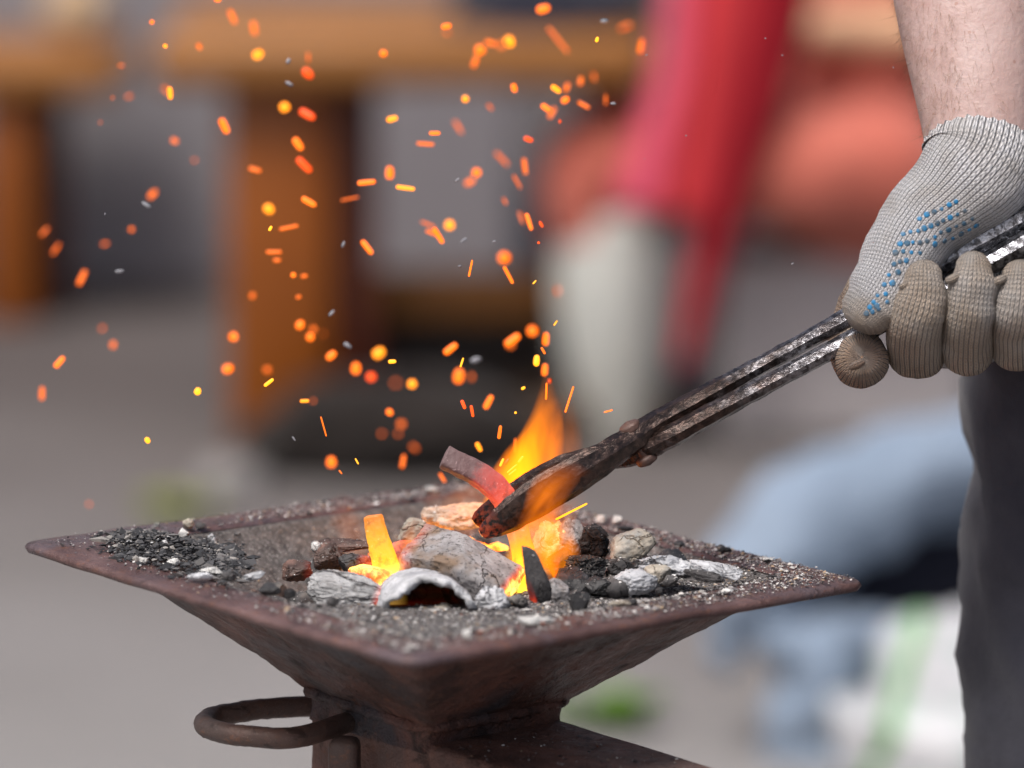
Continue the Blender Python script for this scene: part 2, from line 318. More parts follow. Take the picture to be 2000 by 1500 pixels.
k.p(Base_Color=k.mix(shine, drk, sil), Metallic=k.math('ADD', k.math('MULTIPLY', shine, .3), .65), Roughness=k.math('ADD', k.ramp(n1, [(.35, .12), (.65, .28)]), k.math('MULTIPLY', shine, .02)), Coat_Weight=.3, Coat_Roughness=.12,
    Normal=k.bump(k.math('ADD', n1, k.math('MULTIPLY', n2, .45)), .0015, .9)); 
gm = k.ramp(k.math('ADD', t, k.math('MULTIPLY', k.math('SUBTRACT', n2, .5), .06)), [(.0, 1), (.035, 0)])
k.p(Emission_Color=(1, .09, .008), Emission_Strength=k.math('MULTIPLY', gm, k.ramp(n2, [(.45, 0), (.65, .5)]))); M_TONG = k.m
def mat_em(name, col, st):
    k = NT(name); k.p(Base_Color=(.02, .01, .01), Emission_Color=col, Emission_Strength=st); return k.m
SPK = {'BB': mat_em('spark_yellow_orange', (1, .26, .004), 2.1), 'B': mat_em('spark_orange', (1, .155, .002), 2.0), 'R': mat_em('spark_red_orange', (1, .075, .001), 1.6),
       'm': mat_em('spark_dull_orange', (1, .155, .004), 1.5), 'd': mat_em('spark_dim', (1, .15, .006), 1.2), 'Y': mat_em('spark_yellow', (1, .36, .01), 2.0)}
k = NT('ash_fleck'); k.p(Base_Color=(.30, .30, .33), Roughness=.9); M_FLECK = k.m

# ------------------------------------------------------------------ the setting
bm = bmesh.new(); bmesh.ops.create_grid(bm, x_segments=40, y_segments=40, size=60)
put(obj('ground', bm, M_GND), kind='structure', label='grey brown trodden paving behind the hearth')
WALLY = atz(300, 545, 0).y
bm = bmesh.new(); boxm(bm, (-6, WALLY, -.05), (at(1010, 300, WALLY).x, WALLY+.3, 2.6), bev=.02)
put(obj('plaster_wall', bm, M_WALL, origin=(-2, WALLY, 0)), 'dark grey plastered wall standing behind the orange benches', 'wall')

def gp(px, py): return atz(px, py, 0.0)
# big orange bench
base = gp(580, 885); BY = base.y; kk = mpp(BY)
b = thing('wooden_bench', 'large orange wooden bench with thick square post, stretcher and slab', 'bench', (base.x, BY, 0))
zt = at(580, 165, BY).z
xl, xr = at(305, 100, BY).x, at(1275, 100, BY).x
def post(name, cx, cy, w, d, z0, z1, ang, m, par):
    bm = bmesh.new(); boxm(bm, (-w/2, -d/2, 0), (w/2, d/2, z1-z0), Matrix.Translation((cx, cy, z0)) @ Matrix.Rotation(ang, 4, 'Z'), bev=.008); return obj(name, bm, m, par)
pw = 200*kk; px0 = at(545, 500, BY).x
post('post', px0, BY+.06, pw, pw*.8, 0, zt, R(0), M_WOOD, b)
post('post', at(688, 500, BY).x, BY+.10, 85*kk, .10, 0, zt, R(0), M_WOOD_SHADE, b)  # dark strip standing in for the thick post's shaded right side
post('post', at(1190, 500, BY+.3).x, BY+.40, 110*kk, pw, 0, zt, 0, M_WOOD, b)
bm = bmesh.new(); boxm(bm, (xl, BY-.06, zt), (xr, BY+.62, zt+.075), bev=.02, seg=3); obj('seat_slab', bm, M_WOODH, b)
bm = bmesh.new(); zs = at(850, 620, BY+.22).z; boxm(bm, (at(700, 0, BY).x, BY+.20, zs), (at(1180, 0, BY).x, BY+.25, zs+95*kk), bev=.008); obj('stretcher', bm, M_WOODH, b)
# dark box added under it to stand in for the shadow there
bx = thing('shade_box', 'dark brown box added to deepen the shadow under the large orange bench', 'added dark box', (at(850, 760, BY+.3).x, BY+.32, 0))
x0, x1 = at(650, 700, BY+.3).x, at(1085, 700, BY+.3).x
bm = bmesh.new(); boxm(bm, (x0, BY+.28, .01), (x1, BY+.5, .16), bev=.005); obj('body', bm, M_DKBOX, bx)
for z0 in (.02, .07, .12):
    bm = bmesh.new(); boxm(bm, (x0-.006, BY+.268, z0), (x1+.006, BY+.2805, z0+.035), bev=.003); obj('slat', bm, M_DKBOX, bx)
def clump(name, label, cat, px, py, Y, rx, ry, rz, m, seed, amp=.22, freq=1.6, sub=4, z=None, flat=True):
    c0 = at(px, py, Y); bm = bmesh.new(); bmesh.ops.create_icosphere(bm, subdivisions=sub, radius=1)
    for v in bm.verts:
        nn = v.co.normalized(); s_ = 1+amp*fbm(nn*freq+V((seed, 0, 0)))
        q = V((nn.x*rx*s_, nn.y*ry*s_, nn.z*rz*s_)); v.co = q+c0
        if flat and z is not None and v.co.z < z: v.co.z = z
    o = obj(name, bm, m, origin=c0); return put(o, label, cat) if label else o
clump('dark_cloth', 'dark navy cloth lying on the large orange bench beside the red sash', 'cloth', 1075, 30, BY+.2, .17, .17, .10, M_NAVY, 3, z=zt+.075)
clump('dark_shade_form', 'dark brown lumpy form added to darken the ground before the thick bench post', 'bag', 770, 850, BY-.16, .215, .10, .085, M_DKFORM, 8, z=0.001)  # form added to deepen the dark area below the bench
# left bench
lb = gp(20, 635); LY = lb.y; kl = mpp(LY)
b = thing('wooden_bench', 'smaller orange wooden bench end with narrow leg behind the left corner', 'bench', (lb.x, LY, 0))
zt2 = at(50, 185, LY).z
post('leg', at(15, 400, LY).x, LY+.04, 95*kl, .09, 0, zt2, 0, M_WOOD, b)
post('leg', at(85, 400, LY).x, LY+.14, 60*kl, .05, 0, zt2, 0, M_WOOD_SHADE, b)  # dark strip standing in for the shadow on the leg's side
post('leg', at(-700, 400, LY).x, LY+.04, 95*kl, .09, 0, zt2, 0, M_WOOD, b)
bm = bmesh.new(); boxm(bm, (at(-800, 0, LY).x, LY-.04, zt2), (at(232, 0, LY).x, LY+.42, zt2+75*kl), bev=.018, seg=3); obj('seat_slab', bm, M_WOODH, b)
clump('folded_cloth', 'pale tan folded cloth on the end of the smaller orange bench', 'cloth', 150, 10, LY+.28, .055, .08, .05, M_PALE, 5, z=zt2+75*kl)
# seated person in coral and red
SB = gp(1205, 850); SY = SB.y; ks = mpp(SY)
def P3(px, py, dy=0.0): return at(px, py, SY+dy)
def skinbody(name, nodes, edges, mat, parent, sub=2):
    """one continuous body: nodes {key: (point, rx, ry)}; first node is the root"""
    me = bpy.data.meshes.new(name); keys = list(nodes); vs = [nodes[q][0] - V(rootloc(parent)) for q in keys]
    me.from_pydata(vs, [(keys.index(a_), keys.index(b_)) for a_, b_ in edges], []); o = bpy.data.objects.new(name, me); C.objects.link(o)
    md = o.modifiers.new('skin', 'SKIN'); md.use_smooth_shade = True
    for i, q in enumerate(keys):
        me.skin_vertices[0].data[i].radius = nodes[q][1:3]; me.skin_vertices[0].data[i].use_root = (i == 0)
    sb = o.modifiers.new('sub', 'SUBSURF'); sb.levels = sub; sb.render_levels = sub
    dg = bpy.context.evaluated_depsgraph_get(); me2 = bpy.data.meshes.new_from_object(o.evaluated_get(dg)); bpy.data.objects.remove(o)
    me2.name = name; me2.materials.clear(); me2.materials.append(mat); me2.polygons.foreach_set('use_smooth', [True]*len(me2.polygons))
    o = bpy.data.objects.new(name, me2); C.objects.link(o); o.parent = parent; return o
sp_ = thing('person', 'seated person in coral trousers and pale stockings with a red sash hanging down', 'person', (SB.x, SY, 0))
hip = P3(1660, 330, .10); chest = hip+V((.05, 0, .42)); neck = chest+V((-.02, 0, .16)); head = neck+V((-.03, 0, .13))
N = {'hip': (hip, .13, .12), 'belly': (hip+V((.03, 0, .20)), .11, .12), 'chest': (chest, .11, .14), 'neck': (neck, .05, .05), 'head0': (head+V((0, 0, -.05)), .075, .07), 'head': (head+V((0, 0, .05)), .08, .075)}
Ed = [('hip', 'belly'), ('belly', 'chest'), ('chest', 'neck'), ('neck', 'head0'), ('head0', 'head')]
for s_, tag_ in ((-1, 'a'), (1, 'b')):
    yy = .10*s_
    kn = P3(1145, 310, .02)+V((.02 if s_ > 0 else 0, yy, 0)); an = V((SB.x+.0, SY+.02+yy, .06)); toe = an+V((-.13, -.01, -.03))
    N.update({'h'+tag_: (hip+V((-.05, yy*.8, -.02)), .085, .085), 'k'+tag_: (kn, .055, .055), 'c'+tag_: (kn.lerp(an, .4), .05, .05), 'n'+tag_: (an, .034, .034), 't'+tag_: (toe, .03, .025)})
    Ed += [('hip', 'h'+tag_), ('h'+tag_, 'k'+tag_), ('k'+tag_, 'c'+tag_), ('c'+tag_, 'n'+tag_), ('n'+tag_, 't'+tag_)]
    sh = chest+V((0, .17*s_, .08)); el = P3(1790, 60, .10)+V((.05, .20*s_, .02)); wr = P3(1600, 40, .05)+V((0, .11*s_, 0)); ha = wr+V((-.08, -.02*s_, -.01))
    N.update({'s'+tag_: (sh, .055, .055), 'e'+tag_: (el, .042, .042), 'w'+tag_: (wr, .03, .034), 'f'+tag_: (ha, .018, .035)})
    Ed += [('chest', 's'+tag_), ('s'+tag_, 'e'+tag_), ('e'+tag_, 'w'+tag_), ('w'+tag_, 'f'+tag_)]
skinbody('body', N, Ed, M_SKIN2, sp_)
for s_ in (-1, 1):
    yy = .10*s_; bm = bmesh.new()
    q = lambda px, py, r, r2=None: wp(px, py, SY+.02+yy, r, r2)
    sweep(bm, [q(1725, 330, 165, 130), q(1600, 320, 165, 130), q(1420, 310, 140, 125), q(1250, 305, 118, 110), q(1165, 330, 105, 105), q(1165, 430, 96, 96), q(1175, 470, 92, 92)], 28, 5, V((0, 0, 1)),
          fn=lambda p, t, th, c_: p+(p-c_).normalized()*.012*fbm(p*14))
    obj('trouser_leg', bm, M_CORAL, sp_)
    bm = bmesh.new()
    sweep(bm, [q(1185, 450, 98), q(1192, 560, 108), q(1198, 680, 100), q(1206, 790, 78), q(1210, 840, 66)], 24, 5); obj('stocking', bm, M_STOCK, sp_)
    an = V((SB.x, SY+.02+yy, .045)); bm = bmesh.new()
    sweep(bm, [(an.x+.05, an.y, .045, .045, .045), (an.x, an.y, .05, .046, .05), (an.x-.08, an.y-.005, .04, .045, .035), (an.x-.15, an.y-.005, .03, .036, .026)], 20, 5, V((0, 0, 1))); obj('shoe', bm, M_SHOE, sp_)
bm = bmesh.new(); sweep(bm, [(*(hip+V((.02, 0, -.02))), .19, .145), (*(hip+V((.03, 0, .15))), .17, .13), (*(chest+V((0, 0, 0))), .19, .14), (*(chest+V((0, 0, .09))), .16, .11)], 32, 6, V((1, 0, 0))); obj('shirt', bm, M_CORAL, sp_)
bm = bmesh.new(); sweep(bm, [(*(head+V((.02, 0, .0))), .08, .075), (*(head+V((.01, 0, .08))), .092, .088), (*(head+V((0, 0, .11))), .07, .07)], 24, 5, V((1, 0, 0))); obj('hair', bm, M_HAIR, sp_)
def drape(name, rows, Y0, m, parent, thick=.012, folds=3, amp=.014, seed=0):
    """hanging cloth with real thickness; rows = (py, px left, px right)"""
    bm = bmesh.new(); rr = cr(rows, 6); nx = 18; fr = []; bk = []
    for (py, a_, b_) in rr:
        f_, g_ = [], []
        for i in range(nx+1):
            u_ = i/nx; wv = amp*math.sin(u_*PI*2*folds+seed)*min(1, (b_-a_)/120)+.02*math.sin(u_*PI)*-1
            p = at(a_+(b_-a_)*u_, py, Y0+wv); f_.append(bm.verts.new(p)); edge = math.sin(min(1, max(0, u_))*PI)**.5
            g_.append(bm.verts.new(p+V((0, thick*(.15+.85*edge), 0))))
        fr.append(f_); bk.append(g_)
    for i in range(len(rr)-1):
        for j in range(nx):
            bm.faces.new((fr[i][j], fr[i][j+1], fr[i+1][j+1], fr[i+1][j])); bm.faces.new((bk[i][j+1], bk[i][j], bk[i+1][j], bk[i+1][j+1]))
        bm.faces.new((fr[i][0], fr[i+1][0], bk[i+1][0], bk[i][0])); bm.faces.new((fr[i][nx], bk[i][nx], bk[i+1][nx], fr[i+1][nx]))
    for j in range(nx):
        bm.faces.new((fr[0][j], bk[0][j], bk[0][j+1], fr[0][j+1])); bm.faces.new((fr[-1][j], fr[-1][j+1], bk[-1][j+1], bk[-1][j]))
    bmesh.ops.recalc_face_normals(bm, faces=bm.faces); return obj(name, bm, m, parent)
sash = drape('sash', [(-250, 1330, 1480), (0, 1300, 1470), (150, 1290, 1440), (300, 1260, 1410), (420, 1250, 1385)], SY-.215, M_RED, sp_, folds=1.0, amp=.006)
put(drape('sash_fold', [(-250, 1325, 1380), (0, 1296, 1365), (150, 1278, 1350), (300, 1228, 1315), (405, 1196, 1300)], SY-.23, M_RED_LIT, sash, folds=1), 'edge of the red sash with its highlight coloured pink')
put(drape('sash_fold', [(-250, 1440, 1650), (0, 1425, 1590), (100, 1415, 1566), (200, 1398, 1536), (300, 1378, 1502), (400, 1358, 1466), (500, 1343, 1430), (600, 1330, 1396), (715, 1320, 1350)], SY-.205, M_RED_SHADE, sash, folds=1.3, amp=.012), 'tail of the sash tapering to a point, its shade coloured crimson')
# grey block seat of that person
sblk = gp(1640, 700); bm = bmesh.new(); boxm(bm, (at(1400, 600, SY+.1).x, SY-.04, 0), (at(1900, 600, SY).x, SY+.34, at(1640, 500, SY).z), bev=.015, seg=3)
put(obj('stone_block', bm, M_STONE, origin=(sblk.x, SY+.15, 0)), 'low grey stone block under the seated person in coral', 'stone')
# pale blue cloth heap and white bag, lower right
DY = 2.45; kd = mpp(DY)
dh = thing('cloth_heap', 'pale blue cloth heap arching over a dark hollow behind the trouser leg', 'cloth heap', (at(1650, 1500, DY).x, DY, 0))
crump = lambda am: (lambda p, t, th, c_: p+(p-c_).normalized()*am*(fbm(p*9)+.5*fbm(p*26)))
bm = bmesh.new(); sweep(bm, [wp(1425, 1260, DY, 50, 60), wp(1455, 1165, DY, 90, 90), wp(1545, 1062, DY+.02, 118, 100), wp(1665, 972, DY+.05, 116, 100), wp(1810, 905, DY+.08, 100, 90), wp(1985, 868, DY+.1, 90, 90), wp(2190, 900, DY+.1, 95, 90)], 28, 6, fn=crump(.018)); obj('upper_fold', bm, M_DENIM, dh)
bm = bmesh.new(); sweep(bm, [wp(1458, 1200, DY, 70, 80), wp(1538, 1260, DY, 70, 80), wp(1678, 1265, DY+.03, 60, 80), wp(1838, 1290, DY+.05, 60, 80)], 26, 6, fn=crump(.026)); obj('middle_fold', bm, M_DENIM, dh)
bm = bmesh.new(); sweep(bm, [wp(1618, 1290, DY-.02, 90, 90), wp(1598, 1400, DY-.02, 95, 90), wp(1583, 1520, DY-.02, 100, 90), wp(1598, 1700, DY-.02, 110, 100), wp(1638, 2000, DY, 120, 110), wp(1658, 2850, DY, 130, 120)], 26, 6, fn=crump(.022)); obj('lower_fold', bm, M_DENIM, dh)
bm = bmesh.new(); sweep(bm, [wp(1598, 1210, DY+.12, 70, 60), wp(1738, 1140, DY+.15, 110, 70), wp(1888, 1110, DY+.17, 110, 70), wp(2088, 1120, DY+.17, 110, 70)], 24, 6, fn=crump(.012)); obj('dark_lining', bm, M_NAVY, dh)
bm = bmesh.new(); sweep(bm, [wp(1778, 1010, DY+.16, 50, 50), wp(1868, 990, DY+.17, 70, 50), wp(1988, 985, DY+.17, 70, 50)], 22, 6, fn=crump(.010)); obj('inner_fold', bm, M_DENIM, dh)
k = NT('printed_white_plastic'); c = k.co('Object', rnd=False); sx = k.n.new('ShaderNodeSeparateXYZ'); k.l.new(c, sx.inputs[0])
st = k.math('ADD', sx.outputs[0], k.math('MULTIPLY', sx.outputs[2], -.34))
st = k.math('ADD', st, k.math('MULTIPLY', k.math('SUBTRACT', k.noise(c, 9, 2), .5), .02))
gm = k.ramp(k.math('ABSOLUTE', k.math('ADD', st, .082)), [(.004, 1), (.009, 0)])
nb = k.noise(c, 30, 3, .6); col = k.mix(k.ramp(nb, [(.56, 0), (.64, .55)]), (.58, .585, .61), (.33, .55, .43)); col = k.mix(gm, col, (.05, .27, .005))
k.p(Base_Color=col, Roughness=.35, Normal=k.bump(k.noise(c, 25, 4), .01, .6)); M_BAG = k.m
BGY = 2.3; bc0 = at(1850, 1450, BGY); bm = bmesh.new()
sweep(bm, [(bc0.x+.02, BGY, bc0.z+200*kd, .04, .03), (bc0.x, BGY, bc0.z+150*kd, .075, .05), (bc0.x, BGY, bc0.z, .09, .07), (bc0.x, BGY, bc0.z-.12, .11, .08), (bc0.x, BGY, .09, .13, .09), (bc0.x, BGY, .03, .12, .085)], 40, 7, V((0, -1, 0)), power=2.6, fn=lambda p, t, th, c_: p+(p-c_).normalized()*.010*fbm(p*16))
put(obj('plastic_bag', bm, M_BAG, origin=tuple(bc0)), 'white plastic bag with green stripe in front of the pale blue cloth heap', 'bag')
# plants and a stone on the ground
def weed(name, label, px, py, size, m, nb, seed, spread=1.0, hk=1.0):
    rd = random.Random(seed); g = gp(px, py); bm = bmesh.new()
    for i in range(nb):
        a_ = rd.uniform(0, 2*PI); ln = size*rd.uniform(.5, 1); w_ = ln*.22; o_ = V((rd.gauss(0, .25), rd.gauss(0, .25), 0))*size*spread
        dr = V((math.cos(a_), math.sin(a_), 0)); sd_ = V((-dr.y, dr.x, 0)); pv = None
        for j in range(6):
            s_ = j/5; q = g+o_+dr*ln*s_*.75*spread+V((0, 0, ln*hk*(s_*1.3-s_*s_*.8))); ww = w_*math.sin(PI*min(.98, s_*.85+.12))
            cur = [bm.verts.new(q-sd_*ww), bm.verts.new(q+V((0, 0, -ww*.3))), bm.verts.new(q+sd_*ww)]
            if pv:
                bm.faces.new((pv[0], pv[1], cur[1], cur[0])); bm.faces.new((pv[1], pv[2], cur[2], cur[1]))
            pv = cur
    return put(obj(name, bm, m, origin=tuple(g)), label, 'plant')
weed('weed_plant', 'bright green leafy weed on the ground below the right side of the hearth', 1190, 1420, .075, M_LEAF, 26, 1)
weed('weed_plant', 'yellow green leafy weed on the ground behind the left rim', 350, 1010, .06, M_LEAFY, 30, 2)
sg = gp(440, 960); clump('loose_stone', 'pale grey loose stone on the ground behind the rim near the yellow green weed', 'stone', 450, 940, sg.y, 0.05, .05, .03, M_GND, 9, z=0)

# ------------------------------------------------------------------ the forge
F = thing('forge', 'rusty iron blacksmith hearth with wide square rim and tapering hopper', 'forge', (0, 0, 0))
s = .17; a_in = .137; nk = .0505; HZ = -.0797
def sq(h, z, n=24, rr=.012, wob=0.0, seed=0):
    """points round a rounded square of half-size h"""
    pts = []; per = n
    for side in range(4):
        for i in range(per):
            u_ = -1+2*i/per
            x, y = [(u_*h, -h), (h, u_*h), (-u_*h, h), (-h, -u_*h)][side]
            cx = max(-h+rr, min(h-rr, x)); cy = max(-h+rr, min(h-rr, y)); d_ = V((x-cx, y-cy, 0))
            if d_.length > rr: d_ = d_.normalized()*rr
            pts.append(V((cx+d_.x, cy+d_.y, z)))
    return pts
def loft(rings, close0=False, close1=False, wob=0.0, mats=None, pit=0.0):
    bm = bmesh.new(); R_ = []
    for ri in rings:
        R_.append([bm.verts.new(HM @ p) for p in ri])
    n_ = len(R_[0])
    for i in range(len(R_)-1):
        for j in range(n_):
            f = bm.faces.new((R_[i][j], R_[i][(j+1) % n_], R_[i+1][(j+1) % n_], R_[i+1][j]))
            if mats: f.material_index = mats[i]
    if close0: bm.faces.new(R_[0][::-1])
    if close1: bm.faces.new(R_[-1])
    for v in bm.verts:
        p = v.co; v.co = p+V((fbm(p*40+V((3, 0, 0))), fbm(p*40+V((0, 7, 0))), fbm(p*40)))*wob
        if pit: v.co += V((-p.x, -p.y, 0)).normalized()*pit*(fbm(p*170, 5)+.6*max(0, fbm(p*75+V((0, 0, 9)))))
    bmesh.ops.recalc_face_normals(bm, faces=bm.faces); return bm
th_ = .0035
# rim: rolled edge, thickness, opening
def wav(pts, am): return [p+V((0, 0, am*fbm(V((p.x*9, p.y*9, 1.7))))) for p in pts]
NS = 40
rim = [wav(sq(a_in, -.001, NS), .0008), wav(sq(a_in+.004, .0005, NS), .0008), wav(sq(s-.012, .0002, NS), .0012), wav(sq(s-.005, -.0002, NS), .0012), wav(sq(s-.0011, -.0010, NS, .011), .0012), wav(sq(s, -.0032, NS, .0115), .0012),
       wav(sq(s-.0011, -.0054, NS, .011), .0012), wav(sq(s-.005, -.0066, NS), .0012), wav(sq(a_in+.002, -.0066, NS), .0012)]
bm = loft(rim, wob=.0004); obj('rim', bm, M_RIM, F)
def hop(z0, z1, h0, h1, n_): 
    return [sq(h0+(h1-h0)*i/n_-(.002*math.sin(PI*i/n_)), z0+(z1-z0)*i/n_, NS, .005) for i in range(n_+1)]
bm = loft(hop(-.0069, HZ, a_in+.0015, nk, 44), wob=.0012, pit=.0007); obj('hopper', bm, M_HOP, F)
bm = loft([sq(a_in, -.0012, NS)]+[sq(a_in-.002-(a_in-.06)*i/10, -.004-.062*i/10, NS, .012) for i in range(11)], close1=True, wob=.0008); obj('hopper_lining', bm, M_INN, F)
bm = loft([sq(nk+.005, HZ+.005, NS, .006), sq(nk+.0015, HZ-.001, NS, .006), sq(nk+.0005, HZ-.007, NS, .005), sq(nk+.0012, HZ-.014, NS, .005)], wob=.0012); obj('neck', bm, M_HOP, F)
# weld bead
bm = bmesh.new()
pts = [p for p in sq(nk+.003, HZ+.002, 10, .008)]; pts.append(pts[0])
sweep(bm, [(*(HM @ p), .0035, .0035) for p in pts], 10, 4, V((0, 0, 1)), fn=lambda p, t, th, c_: p+(p-c_)*(.12*math.sin(t*330)+.55*fbm(p*55))); obj('weld_bead', bm, M_HOP, F)
# blast box running toward the viewer's right
zb = HZ-.0085
bm = bmesh.new(); boxm(bm, (-nk, -.62, zb-.115), (nk, nk, zb), HM, bev=.004, seg=3)
bmesh.ops.subdivide_edges(bm, edges=[e for e in bm.edges if e.calc_length() > .05], cuts=24, use_grid_fill=True)
for v in bm.verts: v.co += V((fbm(v.co*50), fbm(v.co*50+V((5, 0, 0))), fbm(v.co*50+V((0, 5, 0)))))*.0007
obj('air_box', bm, M_BOX, F)
# handle loop on the left
A_ = hl(-nk+.004, .018, zb-.001); z0 = A_.z
q = lambda px, py, dz=0: (*atz(px, py, z0+dz), .0060, .0060)
far = hl(-.012, nk-.004, zb-.002)
bm = bmesh.new(); sweep(bm, [(A_.x, A_.y, A_.z, .0060, .0060), q(580, 1440), q(490, 1438), q(432, 1430), q(400, 1417), q(412, 1402), q(455, 1393), q(520, 1384), (*(far+V((-.02, -.004, 0))), .0060, .0060), (*far, .0060, .0060)], 20, 8, V((0, 0, 1)), fn=lambda p, t, th, c_: p+(p-c_).normalized()*.0004*fbm(p*300)); obj('handle', bm, M_ROD, F)
# lug under the handle
lp = hl(-nk, -.012, zb-.040)
bm = bmesh.new(); boxm(bm, (-.0085, -.012, -.05), (.0085, .006, .016), Matrix.Translation(at(675, 1492, lp.y-.004)) @ Matrix.Rotation(R(-8), 4, 'Z'), bev=.005, seg=3); obj('lug', bm, M_ROD, F)
for lx, ly in ((-.03, .03), (-.03, -.5), (.03, .03), (.03, -.5)):
    a0 = hl(lx, ly, zb-.11); bm = bmesh.new(); sweep(bm, [(a0.x, a0.y, a0.z, .014, .014), (a0.x*1.15, a0.y, 0.002, .014, .014)], 16, 4, power=8, cap0=False, cap1=False); obj('leg', bm, M_ROD, F)

# ------------------------------------------------------------------ ash bed, embers, grit
def bedz(x, y):
    """height of the ash over the hearth plane at local x, y"""
    w = HM @ V((x, y, 0)); u_ = w.x; v_ = w.y
    h = -.006-.035*max(0, min(1, (-u_+.02)/.13))*max(0, min(1, (v_+.09)/.08))
    h -= .016*math.exp(-((u_+.01)**2+(v_-.01)**2)/.0035)
    h -= .014*max(0, min(1, (v_-.02)/.07))
    rr = max(abs(x), abs(y))/a_in
    return h*(1 if rr < .9 else max(0, (1.0-rr)/.1)*1.0)+.0012*fbm(V((x*60, y*60, 0)))
bm = bmesh.new(); nb = 90; g = {}
for i in range(nb+1):
    for j in range(nb+1):
        x = -a_in+2*a_in*i/nb; y = -a_in+2*a_in*j/nb; h = bedz(x, y)
        inset = a_in-max(abs(x), abs(y)); lim = -(a_in-.002)*0  # keep inside lining
        slope = -.004-.062*max(0, (inset-.002))/(a_in-.06)
        g[i, j] = bm.verts.new(HM @ V((x, y, max(h, slope+.0015) if inset > .004 else -.0015)))
for i in range(nb):
    for j in range(nb): bm.faces.new((g[i, j], g[i+1, j], g[i+1, j+1], g[i, j+1]))
put(obj('ash_bed', bm, M_BED), 'grey gritty ash filling the hopper of the hearth', 'ash', kind='stuff')
bm = bmesh.new(); bmesh.ops.create_icosphere(bm, subdivisions=5, radius=1)
ec = hz(885, 1110, -.022)
for v in bm.verts:
    nn = v.co.normalized(); s_ = 1+.25*fbm(nn*5)
    v.co = ec+V((nn.x*.044*s_, nn.y*.034*s_, nn.z*.014*s_))
put(obj('ember_bed', bm, M_EMB, origin=tuple(ec)), 'yellow orange glowing embers in the heart of the fire', 'embers', kind='stuff')
GC = [((.54, .52, .50), 24), ((.28, .26, .26), 28), ((.13, .12, .125), 30), ((.040, .038, .040), 26), ((.36, .27, .19), 8), ((.72, .71, .70), 7), ((.22, .08, .05), 2)]
def grit(name, label, pts, seed, cols=GC, cat='grit', mat=M_GRIT):
    """pts = (world point, normal-ish, size); each grain a small irregular shard"""
    rd = random.Random(seed); bm = bmesh.new(); cl = bm.verts.layers.float_color.new('gcol')
    pool = [c_ for c_, w_ in cols for _ in range(w_)]
    for p, sz in pts:
        q = Quaternion((rd.gauss(0, 1), rd.gauss(0, 1), rd.gauss(0, 1), rd.gauss(0, 1))).normalized(); e = (sz*rd.uniform(.6, 1.5), sz*rd.uniform(.5, 1), sz*rd.uniform(.25, .6))
        tilt = Quaternion((0, 0, 1), rd.uniform(0, 6.3)) @ Quaternion((1, 0, 0), rd.gauss(0, .45))
        c_ = rd.choice(pool); jt = rd.uniform(.8, 1.2); vs = []
        for d_ in ((1, 0, 0), (-1, 0, 0), (0, 1, 0), (0, -1, 0), (0, 0, 1), (0, 0, -1)):
            k_ = rd.uniform(.7, 1.2); v = bm.verts.new(p+tilt @ V((d_[0]*e[0]*k_, d_[1]*e[1]*k_, d_[2]*e[2]*k_+rd.uniform(-.2, .2)*e[2]))); v[cl] = (*[min(1, t_*jt) for t_ in c_], 1); vs.append(v)
        for f in ((0, 2, 4), (2, 1, 4), (1, 3, 4), (3, 0, 4), (2, 0, 5), (1, 2, 5), (3, 1, 5), (0, 3, 5)): bm.faces.new([vs[i] for i in f])
    return put(obj(name, bm, mat, smooth=False), label, cat, kind='stuff')
rd = random.Random(11)
pts = []
while len(pts) < 34000:
    x, y = rd.uniform(-s+.004, s-.004), rd.uniform(-s+.004, s-.004); w = HM @ V((x, y, 0)); ins = max(abs(x), abs(y)) < a_in
    edge = min(s-abs(x), s-abs(y))
    # thick on the right, front and back flanges, thin on the left corner
    dens = .35
    if w.x > .03: dens = 1.3
    if w.y < -.08 and w.x > -.09: dens = .85
    if w.y > .10: dens = .9
    if w.x < -.15: dens = .13
    if w.x < -.05 and w.y < 0: dens *= .5
    if ins and w.x < .02 and w.y > -.06: dens *= .22
    dens *= min(1, (edge/.012)**2) if not ins else 1
    dens *= .55+.9*max(0, fbm(V((x*35, y*35, 4)))+.25)
    if rd.random() > dens: continue
    z = bedz(x, y) if ins else .0008+.0012*fbm(V((x*9, y*9, 1.7)))
    if ins:
        inset = a_in-max(abs(x), abs(y)); z = max(z, -.004-.062*max(0, inset-.002)/(a_in-.06)+.0015)
    sz = min(.0032, .00042*math.exp(rd.gauss(0, .6)))
    pts.append((HM @ V((x, y, z+sz*.3)), sz))
grit('ash_grit', 'pale and dark ash grit scattered over the rim', pts, 5)
pts = []
while len(pts) < 2600:
    u_ = rd.random()**.8; px = 205+u_*260+rd.gauss(0, 16); cy = 1058+u_*46; py = cy+rd.gauss(0, 17)
    p = hz(px, py, 0); l = HI @ p
    if max(abs(l.x), abs(l.y)) > s-.012: continue
    hgt = .010*math.exp(-((px-320)/90)**2)*math.exp(-((py-cy)/18)**2)
    sz = min(.0050, .0013*math.exp(rd.gauss(0, .55)))
    ins = max(abs(l.x), abs(l.y)) < a_in
    pts.append((HM @ V((l.x, l.y, rd.random()*hgt+.001)), sz))
grit('coal_grit', 'dark heap of broken coal chips in the left corner of the rim', pts, 6, [((.035, .036, .040), 40), ((.075, .075, .08), 32), ((.14, .135, .135), 20), ((.28, .265, .25), 8), ((.6, .6, .6), 2)])
pts = []
for _ in range(500):
    x, y = rd.uniform(-nk+.003, nk-.003), rd.uniform(-.25, -nk-.012); pts.append((HM @ V((x, y, zb+.0004)), min(.002, .0004*math.exp(rd.gauss(0, .6)))))
grit('ash_grit', 'fine ash grit on the air box below the hopper', pts, 7)
pts = []
